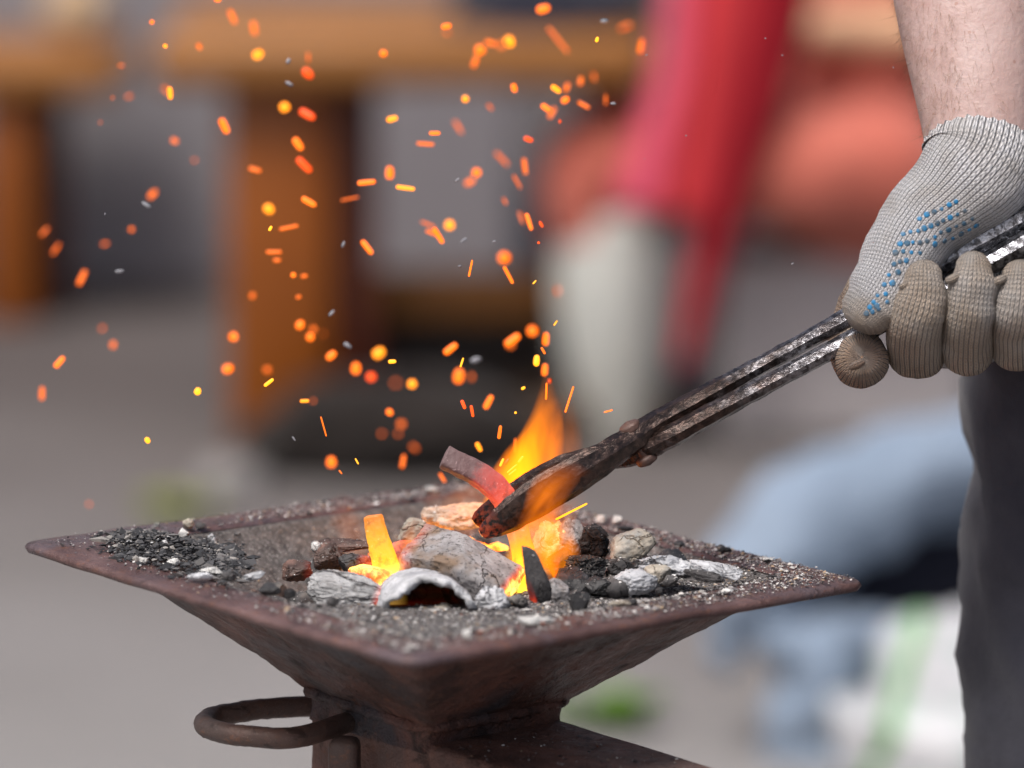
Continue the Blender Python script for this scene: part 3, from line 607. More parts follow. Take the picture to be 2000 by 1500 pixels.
for _ in range(340):
    px, py = rd.uniform(430, 880), rd.uniform(985, 1060); 
    i_ = rd.uniform(0.01, .5); xx = (a_in-.006-(a_in-.06)*i_)*rd.uniform(-1, 1)
    pts.append((HM @ V((xx, a_in-.002-(a_in-.06)*i_, -.004-.062*i_+.001)), min(.0016, .0004*math.exp(rd.gauss(0, .6)))))
grit('ash_grit', 'white ash specks clinging to the inner back wall of the hopper', pts, 8, [((.7, .7, .7), 5), ((.4, .38, .36), 5), ((.2, .15, .14), 3)])
# ------------------------------------------------------------------ coals
def rotm(rx, ry, rz): return Matrix.Rotation(R(rz), 3, 'Z') @ Matrix.Rotation(R(ry), 3, 'Y') @ Matrix.Rotation(R(rx), 3, 'X')
def lump_mesh(seed, size, boxy=2.6, amp=.16, freq=1.6, facets=7, sub=4, rough=.04, rot=(0, 0, 0), glowf=None, taper=None, crack=.045, cfreq=2.6, hard=.95):
    rd = random.Random(seed); bm = bmesh.new(); bmesh.ops.create_icosphere(bm, subdivisions=sub, radius=1)
    gl = bm.verts.layers.float.new('glow')
    pl = [(V((rd.gauss(0, 1), rd.gauss(0, 1), rd.gauss(0, 1))).normalized(), rd.uniform(.62, .92)) for _ in range(facets)]
    M = rotm(*rot); sv = V((seed*1.37 % 50, seed*.71 % 50, seed*2.3 % 50))
    for v in bm.verts:
        nn = v.co.normalized(); q = nn/((abs(nn.x)**boxy+abs(nn.y)**boxy+abs(nn.z)**boxy)**(1/boxy))
        q = q*(1+amp*fbm(nn*freq+sv, 3))
        for k_, c_ in pl:
            d_ = q.dot(k_)
            if d_ > c_: q = q-k_*(d_-c_)*hard
        q = q*(1+rough*fbm(nn*7+sv, 4)+rough*.35*fbm(nn*19+sv, 3))
        if crack and sub > 3:
            wn_ = nn*cfreq+sv+.25*V((fbm(nn*4+sv), fbm(nn*4+sv+V((9, 0, 0))), 0)); dd = noise.voronoi(wn_)[0]
            q = q*(1-crack*max(0, 1-(dd[1]-dd[0])/.10))
        if taper: q = taper(q)
        u_ = q.copy(); q = M @ V((q.x*size[0], q.y*size[1], q.z*size[2])); v.co = q
        if glowf: v[gl] = max(0, min(1, glowf(u_)))
    return bm
def lump(name, label, cat, px, py, Y, size, mat, seed, group=None, smooth=True, **kw):
    p = at(px, py, Y); k_ = mpp(Y); bm = lump_mesh(seed, [t_*k_ for t_ in size], **kw)
    for v in bm.verts: v.co += p
    o = obj(name, bm, mat, origin=tuple(p), smooth=smooth); return put(o, label, cat, group)
GC_ = 'pieces of coal in the fire'
# size = half extents (x right, y depth, z up) in photo pixels
lump('coal_block', 'big grey ash coated block of coal with a red glowing end under the tongs', 'coal', 902, 1112, -.022, (112, 85, 66), M_ASHG, 21, GC_, boxy=6.5, amp=.06, facets=5, rough=.02, crack=.016, cfreq=1.5, rot=(18, 26, -14), sub=6,
     glowf=lambda q: max(1.0*max(0, min(1, (q.x-.80)/.16)), .75*max(0, min(1, (-q.x-.66)/.25))*max(0, min(1, (-q.z+.55)/.5))))
# left fuzzy log
lump('ash_coal', 'fuzzy white ash coated coal log with red end left of the yellow bar', 'coal', 680, 1158, -.055, (78, 42, 36), M_ASHF, 31, GC_, boxy=3.0, amp=.10, facets=3, rough=.05, crack=.05, cfreq=1.6, rot=(0, 10, -6), sub=6, glowf=lambda q: 1.0*max(0, min(1, (q.x-.60)/.45)))
# upright shard
lump('coal_shard', 'upright dark grey pointed shard of charcoal right of the big coal block', 'coal', 1043, 1122, -.062, (19, 26, 66), M_GREYC, 44, GC_, boxy=3.6, amp=.06, facets=4, rough=.03, rot=(8, -20, 18), sub=5,
     taper=lambda q: V((q.x*(1.1-.35*q.z), q.y, q.z)), glowf=lambda q: .5*max(0, min(1, (-q.x-.72)/.2))*max(0, min(1, (-q.z+.2)/.8)))
lump('ash_coal', 'small white cracked ash lump right of the hollow log', 'coal', 965, 1176, -.078, (34, 30, 27), M_ASHW, 52, GC_, sub=5, amp=.3, freq=2.6, facets=7, rough=0.170)
lump('ash_coal', 'pale lilac ash coal low behind the upright shard', 'coal', 1092, 1160, -.055, (32, 34, 26), M_ASHG, 53, GC_, sub=5, boxy=3, amp=.1, facets=6, rot=(0, 25, 0))
lump('coal', 'pale beige stone shaped coal with a grey green end on the right', 'coal', 1230, 1074, -.005, (52, 40, 36), M_BEIGE, 61, GC_, sub=5, boxy=2.7, amp=.08, facets=5, rough=0.050, rot=(0, -14, 10))
lump('coal', 'dark hollow looking coal with a grey crust beside the beige coal', 'coal', 1160, 1058, .012, (27, 30, 34), M_CHAR, 62, GC_, sub=5, boxy=2.6, amp=.2, freq=2.2, facets=5, rough=0.110)
lump('coal_crust', 'thin grey brown crust curling over the dark hollow coal', 'coal', 1163, 1037, .008, (26, 26, 12), M_GREYC, 63, GC_, sub=5, amp=.25, freq=2.4, facets=4, rough=0.140, rot=(0, 18, 0))
lump('coal', 'mottled grey coal behind the orange flame on the right', 'coal', 1118, 1052, .018, (30, 34, 38), M_ASHG, 64, GC_, sub=5, amp=.16, facets=6, rough=0.080, glowf=lambda q: .25*max(0, min(1, (-q.x-.4)/.5)))
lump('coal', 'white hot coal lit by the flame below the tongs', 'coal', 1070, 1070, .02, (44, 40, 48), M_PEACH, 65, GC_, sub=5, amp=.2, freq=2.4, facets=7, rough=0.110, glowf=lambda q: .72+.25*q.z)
lump('charcoal', 'large black charcoal lump in front of the hollow looking coal', 'coal', 1153, 1106, -.02, (44, 40, 27), M_CHAR, 71, GC_, sub=5, smooth=False, amp=.25, freq=2.2, facets=8, rough=0.125, rot=(0, 8, 20))
lump('charcoal', 'flat oval black charcoal piece below the large black lump', 'coal', 1166, 1146, -.05, (34, 26, 17), M_CHAR, 72, GC_, sub=5, boxy=2.4, amp=.1, facets=5, rough=0.065, rot=(15, -10, 0))
lump('charcoal', 'small black angular charcoal block standing on the front rim', 'coal', 1132, 1174, -.085, (19, 18, 19), M_CHAR, 73, GC_, smooth=False, boxy=4, amp=.12, facets=5, rough=.02, rot=(0, 12, 30))
lump('coal', 'reddish grey coal between the upright shard and the black lumps', 'coal', 1112, 1135, -.03, (34, 32, 24), M_BRNC, 74, GC_, sub=5, amp=.16, facets=8, rough=0.080, rot=(0, 20, 0), glowf=lambda q: .4*max(0, min(1, (-q.x-.35)/.4)))
lump('coal', 'brown red coal low behind the flame on the right', 'coal', 1098, 1098, -.005, (26, 28, 28), M_BRNC, 75, GC_, sub=5, amp=.2, facets=7, rough=0.095, glowf=lambda q: .5*max(0, min(1, (-q.x)/.6)))
lump('ash_coal', 'white and black cracked ash lump at the right end of the coals', 'coal', 1238, 1136, -.045, (50, 32, 24), M_ASHW, 76, GC_, sub=5, boxy=2.6, amp=.12, facets=5, rough=0.095, rot=(0, -4, 8))
lump('coal', 'blue grey coal between the beige coal and the black lumps', 'coal', 1210, 1108, -.025, (24, 24, 17), M_GREYC, 77, GC_, amp=.15, facets=4)
lump('charcoal', 'small shiny black charcoal piece below the beige coal', 'coal', 1247, 1108, -.028, (17, 18, 13), M_CHAR, 78, GC_, amp=.12, facets=4)
lump('ash_coal', 'flaky white ash chunk with brown top on the right rim', 'coal', 1312, 1106, -.03, (58, 34, 20), M_ASHW, 79, GC_, sub=5, amp=.34, freq=2.6, facets=6, rough=0.170, rot=(0, 5, 0))
lump('ash_flake', 'curled grey white ash sheet lying rightmost on the rim', 'coal', 1396, 1110, -.034, (52, 30, 13), M_ASHW, 80, GC_, sub=5, boxy=3.4, amp=.14, freq=2, facets=6, rough=0.110, rot=(8, 9, 6))
lump('ash_flake', 'dark edged lower ash sheet beside the curled one', 'coal', 1375, 1124, -.045, (40, 22, 10), M_GREYC, 81, GC_, sub=5, boxy=3, amp=.16, facets=6, rough=0.110, rot=(0, 10, 0))
lump('coal', 'tan and grey striped coal in front of the flaky ash chunk', 'coal', 1283, 1121, -.042, (28, 24, 18), M_BEIGE, 82, GC_, sub=5, amp=.12, facets=7)
lump('coal', 'small grey green stone among the right hand ash', 'coal', 1308, 1134, -.052, (16, 14, 11), M_GREYC, 83, GC_, amp=.12, facets=3)
# left group
lump('coal', 'wet looking brown red coal at the left edge of the fire', 'coal', 578, 1115, -.02, (30, 26, 21), M_BRNC, 91, GC_, sub=5, amp=.2, facets=8, rough=0.095, glowf=lambda q: .25*max(0, min(1, (q.x-.4)/.4)))
lump('coal', 'glossy black brown coal under the flat brown log', 'coal', 640, 1088, .004, (32, 28, 28), M_BRNC, 92, GC_, sub=5, amp=.22, facets=8, rough=0.095)
lump('coal_log', 'flat brown bark log lit orange underneath at the back left', 'coal', 672, 1066, .012, (54, 26, 12), M_BRNC, 93, GC_, sub=5, boxy=2.8, amp=.12, facets=5, rough=0.095, rot=(0, 2, -8), glowf=lambda q: .5*max(0, min(1, (-q.z-.2)/.5))*max(0, min(1, (q.x+.1)/.7)))
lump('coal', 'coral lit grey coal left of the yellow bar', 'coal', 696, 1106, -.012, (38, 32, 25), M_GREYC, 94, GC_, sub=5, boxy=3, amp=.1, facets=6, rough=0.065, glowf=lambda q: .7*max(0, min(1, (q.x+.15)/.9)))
lump('ash_flake', 'bright white ash knob on the end of the brown log', 'coal', 617, 1068, .006, (9, 9, 11), M_CHIPW, 95, GC_, amp=.2, facets=2)
lump('ash_flake', 'pale curled ash shard leaning behind the yellow bar', 'coal', 806, 1040, .03, (24, 14, 32), M_BEIGE, 96, GC_, sub=5, boxy=3, amp=.16, facets=7, rough=0.095, rot=(0, 28, 0))
lump('coal', 'orange glowing coal between the yellow bar and the big block', 'coal', 795, 1082, .012, (36, 30, 24), M_GREYC, 97, GC_, amp=.2, facets=4, glowf=lambda q: .62)
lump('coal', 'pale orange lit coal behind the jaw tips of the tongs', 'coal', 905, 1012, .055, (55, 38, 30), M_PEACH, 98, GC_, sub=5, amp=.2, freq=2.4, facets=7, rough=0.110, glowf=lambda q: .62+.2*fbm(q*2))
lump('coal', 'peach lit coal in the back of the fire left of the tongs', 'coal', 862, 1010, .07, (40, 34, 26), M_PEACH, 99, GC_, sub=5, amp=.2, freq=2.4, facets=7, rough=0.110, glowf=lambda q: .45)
lump('coal', 'yellow glowing coal low beside the fuzzy log', 'coal', 724, 1130, -.03, (46, 30, 26), M_GREYC, 100, GC_, amp=.2, facets=3, glowf=lambda q: 1.0)
lump('ash_flake', 'crumpled grey ash flake before the foot of the upright shard', 'coal', 1012, 1172, -.078, (20, 18, 12), M_GREYC, 101, GC_, sub=5, amp=.35, freq=3, facets=6, rough=0.170)
# hollow ash log: a shell with an open dark end toward the viewer
cP = at(840, 1210, -.088); kq = mpp(-.088); bm = bmesh.new(); gl = bm.verts.layers.float.new('glow')
nA, nL = 40, 16; outr, inn = [], []
for j in range(nL+1):
    lo, li = [], []
    for i in range(nA+1):
        a_ = R(-8+196*i/nA); rag = (1-j/nL)**3*.007*fbm(V((a_*2.2, 1.5, 0)), 3)
        dep = j/nL*.050-.003+rag*(1.6); d0 = V((math.cos(a_)*97*kq, 0, math.sin(a_)*88*kq)); wob = 1+.06*fbm(V((a_*2, j*.2, 3)))+.03*fbm(V((a_*9, j*.9, 3)))
        shr = 1-.25*(j/nL)**2; tk = (13+9*fbm(V((a_*2.2, 7, 0)))+4*fbm(V((a_*9, 2, 0))))*kq
        base_ = cP+V((.010*j/nL*-1, dep, .0)); lo.append(bm.verts.new(base_+d0*wob*shr)); v_ = bm.verts.new(base_+(d0*wob*shr)*(1-tk/d0.length*(1.0+1.1*(1-j/nL)**4*.7*abs(fbm(V((a_*2.6, 9, 1)), 2))))); v_[gl] = .13*max(0, fbm(V((a_*3, j*.6, 2)))+.15); li.append(v_)
    outr.append(lo); inn.append(li)
for j in range(nL):
    for i in range(nA):
        bm.faces.new((outr[j][i], outr[j][i+1], outr[j+1][i+1], outr[j+1][i])); f = bm.faces.new((inn[j][i+1], inn[j][i], inn[j+1][i], inn[j+1][i+1])); f.material_index = 1
for i in range(nA): 
    bm.faces.new((outr[0][i+1], outr[0][i], inn[0][i], inn[0][i+1])); f = bm.faces.new((outr[nL][i], outr[nL][i+1], inn[nL][i+1], inn[nL][i])); f.material_index = 1
f = bm.faces.new(inn[nL]); f.material_index = 1
f = bm.faces.new([inn[0][0], inn[0][nA], inn[nL][nA], inn[nL][0]]); f.material_index = 1
bmesh.ops.recalc_face_normals(bm, faces=bm.faces)
put(obj('hollow_log', bm, [M_ASHW, M_CHAR], origin=tuple(cP)), 'hollow white ash log with a dark red opening facing the viewer', 'coal', GC_)
lump('ash_coal', 'beige crumpled ash lump inside the mouth of the hollow log', 'coal', 862, 1196, -.085, (22, 20, 16), M_BEIGE, 111, GC_, sub=5, amp=.35, freq=3, facets=6, rough=0.140)
lump('charcoal', 'tiny black charcoal bit inside the mouth of the hollow log', 'coal', 822, 1200, -.084, (16, 15, 11), M_CHAR, 112, GC_, smooth=False, amp=.2, facets=4)
lump('ash_coal', 'pinkish small ash pebble at the mouth of the hollow log', 'coal', 840, 1207, -.092, (11, 10, 8), M_BEIGE, 113, GC_, amp=.15)
# loose flakes and chips resting on the rim, each a thing of its own
def chip(name, label, px, py, size, mat, seed, group, dz=.002, **kw):
    if mat in (M_CHIPW, M_ASHW, M_BEIGE): kw = {**dict(sub=4, amp=.42, freq=2.4, facets=6, rough=.16, crack=.06), **kw}
    p = hz(px, py, dz); k_ = mpp(p.y); bm = lump_mesh(seed, [t_*k_ for t_ in size], **{**dict(sub=3, amp=.2, facets=4, rough=.06), **kw})
    for v in bm.verts: v.co += p
    return put(obj(name, bm, mat, origin=tuple(p), smooth=kw.get('sub', 3) > 3), label, 'coal chip' if mat is not M_CHIPW else 'ash flake', group)
GR = 'chips and flakes lying on the rim'
chip('ash_flake', 'long white ash flake lying on the front rim', 1045, 1212, (34, 30, 6), M_CHIPW, 201, GR, rot=(0, 0, 40))
chip('ash_flake', 'small upright white ash flake nearest the front corner of the rim', 913, 1241, (9, 6, 11), M_CHIPW, 202, GR)
chip('ash_stick', 'beige twig shaped ash stick on the right front rim', 1212, 1178, (22, 14, 5), M_BEIGE, 203, GR, rot=(0, 0, 20))
chip('coal_chip', 'black chip at the end of the beige ash stick', 1236, 1176, (9, 8, 6), M_CHAR, 204, GR)
chip('ash_flake', 'round white ash ball on the back right rim', 1176, 1013, (10, 9, 9), M_CHIPW, 205, GR, dz=.004)
chip('ash_flake', 'mushroom shaped cream ash flake on the back right rim', 1204, 1016, (11, 9, 9), M_CHIPW, 206, GR, dz=.004)
chip('ash_flake', 'white ash flake next to the right corner edge', 1418, 1155, (12, 9, 5), M_CHIPW, 207, GR)
chip('coal_chip', 'black coal chip near the back edge of the right rim', 1222, 1032, (14, 10, 5), M_CHAR, 208, GR)
chip('coal_chip', 'dark coal chip midway on the right rim', 1327, 1062, (11, 9, 5), M_CHAR, 209, GR)
chip('coal_chip', 'black coal chip near the right rim edge with grey flake', 1415, 1074, (13, 9, 6), M_CHAR, 210, GR)
chip('ash_flake', 'pale ash flake on the edge of the right rim', 1500, 1093, (10, 8, 4), M_CHIPW, 211, GR)
chip('coal_chip', 'blue black coal chip before the cracked ash lump', 1288, 1153, (9, 8, 6), M_CHAR, 212, GR)
chip('ash_flake', 'white ash flake at the foot of the left coal heap', 280, 1094, (8, 6, 6), M_CHIPW, 213, GR, dz=.003)
chip('ash_flake', 'largest white ash flake along the left front rim', 340, 1099, (15, 9, 8), M_CHIPW, 214, GR, dz=.003)
chip('ash_flake', 'white ash patch in the middle of the left front rim', 415, 1115, (22, 12, 6), M_CHIPW, 215, GR, dz=.003)
chip('ash_flake', 'blue grey ash sliver with white edge on the left front rim', 390, 1128, (22, 10, 8), M_ASHW, 216, GR, dz=.003, rot=(0, -8, 0))
chip('coal_chip', 'dark grey chip beside the blue grey ash sliver', 446, 1126, (17, 12, 9), M_GREYC, 217, GR, dz=.003)
chip('ash_flake', 'white streaked ash sliver right of the dark grey chip', 495, 1125, (20, 10, 8), M_ASHW, 218, GR, dz=.003, rot=(0, -12, 0))
chip('coal_chip', 'largest dark coal chip on the left front rim', 528, 1150, (24, 16, 12), M_CHAR, 219, GR, dz=.003)
chip('coal_chip', 'round dark coal chip right of the largest one', 566, 1160, (12, 11, 10), M_CHAR, 220, GR, dz=.003)
chip('ash_flake', 'upright white edged black ash shell above the left coal heap', 414, 1060, (10, 7, 18), M_ASHW, 221, GR, dz=-.004, rot=(0, -18, 0))
chip('ash_flake', 'white ash flakes leaning on top of the left coal heap', 357, 1042, (10, 8, 11), M_CHIPW, 222, GR, dz=.004, rot=(0, -30, 0))
chip('ash_flake', 'cream ash lump on the back left rim', 367, 1024, (10, 9, 11), M_BEIGE, 223, GR, dz=.004)
chip('coal_chip', 'grey ash lump next to the cream one on the back left rim', 392, 1026, (10, 9, 8), M_GREYC, 224, GR, dz=.003)
chip('ash_flake', 'small white ash speck alone on the back left rim', 306, 1025, (5, 5, 5), M_CHIPW, 225, GR)
chip('ash_flake', 'flat white ash flake on the back rim above the hot iron', 843, 955, (14, 12, 5), M_CHIPW, 226, GR, dz=.003)
chip('coal_chip', 'grey coal chip between the fuzzy log and the front rim', 650, 1176, (13, 11, 10), M_GREYC, 227, GR, dz=.003)
# ring of unremarkable coals filling the bed
rd = random.Random(77); zones = {}
spots = []
tries = 0
while len(spots) < 46 and tries < 4000:
    tries += 1
    px, py = rd.uniform(470, 1330), rd.uniform(1000, 1165)
    p = hz(px, py, -.006); l = HI @ p
    if max(abs(l.x), abs(l.y)) > a_in-.012 or (560 < px < 1100 and py > 1130): continue
    if px < 600 and py < 1085: continue
    if any((p-q_[0]).length < .017 for q_ in spots): continue
    spots.append((p, px, py))
sets = {}
for i, (p, px, py) in enumerate(spots):
    l = HI @ p; z = max(bedz(l.x, l.y), -.03)
    far_ = 'back' if p.y > .02 else 'front'; side = 'left' if px < 800 else ('middle' if px < 1060 else 'right')
    m, nm = ((M_CHAR, 'black'), (M_GREYC, 'dark grey'), (M_BRNC, 'scorched brown'), (M_GREYC, 'dark grey'))[i % 4]
    rr = rd.uniform(.007, .0125); bm = lump_mesh(300+i, (rr*rd.uniform(.9, 1.4), rr, rr*rd.uniform(.6, .9)), sub=3, amp=.2, facets=5, rough=.06, rot=(rd.uniform(-20, 20), rd.uniform(-20, 20), rd.uniform(0, 180)))
    c_ = HM @ V((l.x, l.y, z+rr*.35))
    for v in bm.verts: v.co += c_
    o = obj('coal', bm, m, origin=tuple(c_), smooth=(i % 3 > 0)); put(o, None, 'coal', 'small coals filling the bed')
    sets.setdefault(('small %s coal in the %s %s of the bed' % (nm, far_, side)), []).append((px, o))
ORD = ['', 'second ', 'third ', 'fourth ', 'fifth ', 'sixth ', 'seventh ', 'eighth ', 'ninth ', 'tenth ']
NUM = ['', 'one', 'two', 'three', 'four', 'five', 'six', 'seven', 'eight', 'nine', 'ten', 'eleven', 'twelve', 'thirteen', 'fourteen']
def rank(lab, items, lowfirst, a, b):
    """unique labels for look-alikes: by their order in the photo"""
    items = sorted(items, key=lambda t_: t_[0]); n_ = len(items)
    for i, (_, o) in enumerate(items):
        if n_ == 1: o['label'] = lab; continue
        h = (n_+1)//2
        w_ = (ORD[i]+a) if i < h else (ORD[n_-1-i]+b)
        o['label'] = '%s, %s of %s' % (lab, w_, NUM[n_] if n_ < len(NUM) else 'many')
for lab, it in sets.items(): rank(lab, it, True, 'leftmost', 'rightmost')

# powdery ash caught on top of the coals
rd = random.Random(31); pts = []
coals = [o for o in C.objects if o.get('category') == 'coal' and o.type == 'MESH' and 'glowing' not in str(o.get('label', ''))]
for o in coals:
    ps = [p for p in o.data.polygons if p.normal.z > .35]
    if not ps: continue
    for _ in range(min(70, 10+int(o.dimensions.x*900))):
        p = rd.choice(ps); sz = min(.0013, .00034*math.exp(rd.gauss(0, .55))); pts.append((p.center+o.location+p.normal*sz*.3, sz))
grit('ash_dust', 'powdery pale ash flakes dusted over the coals', pts, 12, [((.74, .73, .72), 8), ((.5, .48, .46), 6), ((.30, .27, .25), 4), ((.10, .09, .09), 3)])
# ------------------------------------------------------------------ hot iron
def barp(px, py, Y, ra, rb): return wp(px, py, Y, ra, rb)
M_HOT1 = mat_hot('hot_iron_red_to_yellow', [(0.0, (1, .05, .02)), (.16, (1, .05, .02)), (.30, (1, .075, .035)), (.50, (1, .14, .03)), (.66, (1, .30, .01)), (.82, (1, .55, .015)), (1, (1, .65, .05))],
                 [(0, .0), (.155, .02), (.19, .26), (.35, .68), (.52, 1.0), (.68, 1.2), (.85, 1.4), (1, 2.2)], base=(.17, .11, .11), mott=.55)
bm = bmesh.new(); sweep(bm, [barp(868, 893, -.004, 21, 17), barp(900, 908, -.004, 22, 18), barp(945, 933, -.003, 23, 18), barp(985, 975, .0, 23, 17), barp(1010, 1030, .0, 21, 14), barp(1022, 1090, -.008, 22, 14), barp(1016, 1150, -.02, 23, 14), barp(1005, 1190, -.03, 23, 14)], 40, 10, V((0, -1, .55)), power=7, capk=.12, fn=lambda p, t, th, c_: p+(p-c_).normalized()*(.0007*fbm(p*90)+.0003*fbm(p*260)))
put(obj('hot_iron', bm, M_HOT1, origin=tuple(at(945, 933, 0))), 'curved red hot iron bar with a grey end gripped by the tongs', 'iron bar')
M_HOT2 = mat_hot('hot_iron_yellow', [(0, (1, .22, .012)), (.2, (1, .38, .008)), (.5, (1, .52, .01)), (.75, (1, .68, .10)), (1, (1, .85, .5))], [(0, .70), (.25, .92), (.55, 1.1), (.72, 1.9), (1, 5.0)], base=(.2, .12, .05), mott=.62)
bm = bmesh.new(); sweep(bm, [barp(729, 1008, -.028, 17, 9), barp(736, 1040, -.028, 20, 9), barp(750, 1090, -.028, 24, 9), barp(764, 1135, -.026, 31, 9), barp(772, 1170, -.025, 36, 9)], 40, 12, V((-.35, -1, 0)), power=7, capk=.15, fn=lambda p, t, th, c_: p+(p-c_).normalized()*(.0007*fbm(p*90)+.0004*fbm(p*260)))
put(obj('hot_iron', bm, M_HOT2, origin=tuple(at(750, 1090, -.038))), 'straight yellow hot iron bar standing in the coals left of the big block', 'iron bar')

# ------------------------------------------------------------------ tongs
TG = thing('tongs', 'long dark forged iron tongs with shiny reins holding the red hot bar', 'tongs', tuple(at(1240, 870, -.005)))
ham = lambda p, t, th, c_: p+(p-c_).normalized()*(.0007*fbm(p*70)+.0003*fbm(p*210))
bm = bmesh.new()
sweep(bm, [wp(944, 1042, -.022, 13, 9), wp(960, 1030, -.022, 21, 12), wp(1000, 1004, -.022, 32, 14), wp(1060, 966, -.021, 36, 15), wp(1120, 930, -.018, 35, 16), wp(1175, 897, -.014, 31, 17), wp(1230, 862, -.006, 27, 19), wp(1290, 822, .001, 24, 21), wp(1360, 783, .004, 22, 21), wp(1500, 705, .004, 18, 18), wp(1640, 629, .003, 18.5, 18), wp(1820, 527, .003, 22, 21), wp(2000, 427, .003, 23, 22), wp(2300, 262, .003, 23, 22), wp(2500, 150, .003, 23, 22)], 24, 10, power=-1, fn=ham, capk=.5)
obj('tong_arm', bm, M_TONG, TG).data.set_sharp_from_angle(angle=R(24))
bm = bmesh.new()
sweep(bm, [wp(934, 1022, .014, 14, 9), wp(950, 1006, .014, 20, 12), wp(990, 978, .014, 24, 13), wp(1060, 935, .014, 26, 14), wp(1130, 905, .012, 26, 15), wp(1190, 893, .008, 24, 17), wp(1240, 884, .002, 24, 19), wp(1300, 857, -.005, 22, 20), wp(1365, 822, -.006, 21, 21), wp(1500, 750, -.006, 18, 18), wp(1640, 676, -.006, 18.5, 18), wp(1750, 616, -.006, 19, 18), wp(2000, 477, -.006, 23, 22), wp(2300, 315, -.006, 23, 22), wp(2500, 205, -.006, 23, 22)], 24, 10, power=-1, fn=ham, capk=.5)
obj('tong_arm', bm, M_TONG, TG).data.set_sharp_from_angle(angle=R(24))
rv0, rv1 = at(1229, 834, -.004), at(1264, 898, -.002); ax = (rv0-rv1).normalized()
bm = bmesh.new()
for c_, sg_ in ((rv0, 1), (rv1, -1)):
    sweep(bm, [(*(c_-ax*sg_*.0015), .0062, .0058), (*(c_+ax*sg_*.0008), .0062, .0058)], 18, 3, V((0, -1, 0)), capk=.35, fn=ham)
sweep(bm, [(*rv0, .0035, .0035), (*rv1, .0035, .0035)], 12, 3)
obj('rivet', bm, M_ROD, TG)

# ------------------------------------------------------------------ the smith
wr = at(1922, 300, .024); foot = V((.40, .12, 0))
SM = thing('person', 'standing blacksmith in charcoal trousers gripping the tongs with a gloved hand', 'person', (.48, .12, 0))
el = at(1868, -520, .15); sh = V((.315, .10, 1.44)); cx = .48
N = {'pelvis': (V((cx, .13, .93)), .15, .12), 'waist': (V((cx, .13, 1.10)), .14, .10), 'chest': (V((cx, .12, 1.32)), .16, .11), 'neck': (V((cx, .12, 1.50)), .06, .06), 'jaw': (V((cx, .10, 1.59)), .07, .075), 'head': (V((cx, .11, 1.70)), .075, .09),
     'sr': (sh, .065, .065), 'er': (el, .048, .05), 'fr': (at(1882, -190, .105), .053, .053), 'gr': (at(1900, 60, .062), .0465, .046), 'wr': (wr, .033, .033), 'hr': (at(1900, 400, .014), .02, .03),
     'sl': (V((cx+.17, .12, 1.44)), .065, .065), 'elb': (V((cx+.24, .14, 1.18)), .045, .045), 'wl': (V((cx+.23, .06, .95)), .03, .03), 'hll': (V((cx+.23, .04, .86)), .02, .035)}
Ed = [('pelvis', 'waist'), ('waist', 'chest'), ('chest', 'neck'), ('neck', 'jaw'), ('jaw', 'head'), ('chest', 'sr'), ('sr', 'er'), ('er', 'fr'), ('fr', 'gr'), ('gr', 'wr'), ('wr', 'hr'), ('chest', 'sl'), ('sl', 'elb'), ('elb', 'wl'), ('wl', 'hll')]
for sg_, tg_ in ((-1, 'R'), (1, 'L')):
    hx = cx+sg_*.09
    N.update({'h'+tg_: (V((hx, .14, .86)), .08, .08), 'k'+tg_: (V((hx, .13, .50)), .055, .055), 'a'+tg_: (V((hx, .16, .10)), .035, .035), 't'+tg_: (V((hx, .03, .045)), .035, .028)})
    Ed += [('pelvis', 'h'+tg_), ('h'+tg_, 'k'+tg_), ('k'+tg_, 'a'+tg_), ('a'+tg_, 't'+tg_)]
body = skinbody('body', N, Ed, M_SKIN, SM, 3)
# arm hair: short curved strands rooted on the forearm
dgm = body.data; bvh = BVHTree.FromPolygons([v.co+SM.location for v in dgm.vertices], [tuple(p.vertices) for p in dgm.polygons])
rd = random.Random(4); bm = bmesh.new()
axis = (el-wr).normalized()
for _ in range(3600):
    t_ = rd.uniform(.0, .30)*1.0; c_ = wr+axis*(t_*1.0+.004); a_ = rd.gauss(PI+.25, .6) if rd.random() < .9 else rd.uniform(0, 2*PI)
    d_ = V((math.cos(a_), math.sin(a_)*1.0, 0)); hit = bvh.ray_cast(c_+d_*.12, -d_, .2)
    if hit[0] is None: continue
    if d_.y > .5: continue
    p0, nn = hit[0], hit[1]; ln = rd.uniform(.004, .011); tg = (-axis*.9+nn*rd.uniform(.15, .5)+V((rd.gauss(0, .3), rd.gauss(0, .3), rd.gauss(0, .3)))).normalized(); sdv = tg.cross(nn).normalized()*.00008; pv = None
    for j in range(4):
        s_ = j/3; q = p0+tg*ln*s_+nn*(.0012*math.sin(s_*PI)); w_ = sdv*(1-s_*.8); cur = (bm.verts.new(q-w_), bm.verts.new(q+w_))
        if pv: bm.faces.new((pv[0], pv[1], cur[1], cur[0]))
        pv = cur
put(obj('arm_hair', bm, M_HAIR, SM), kind='stuff')
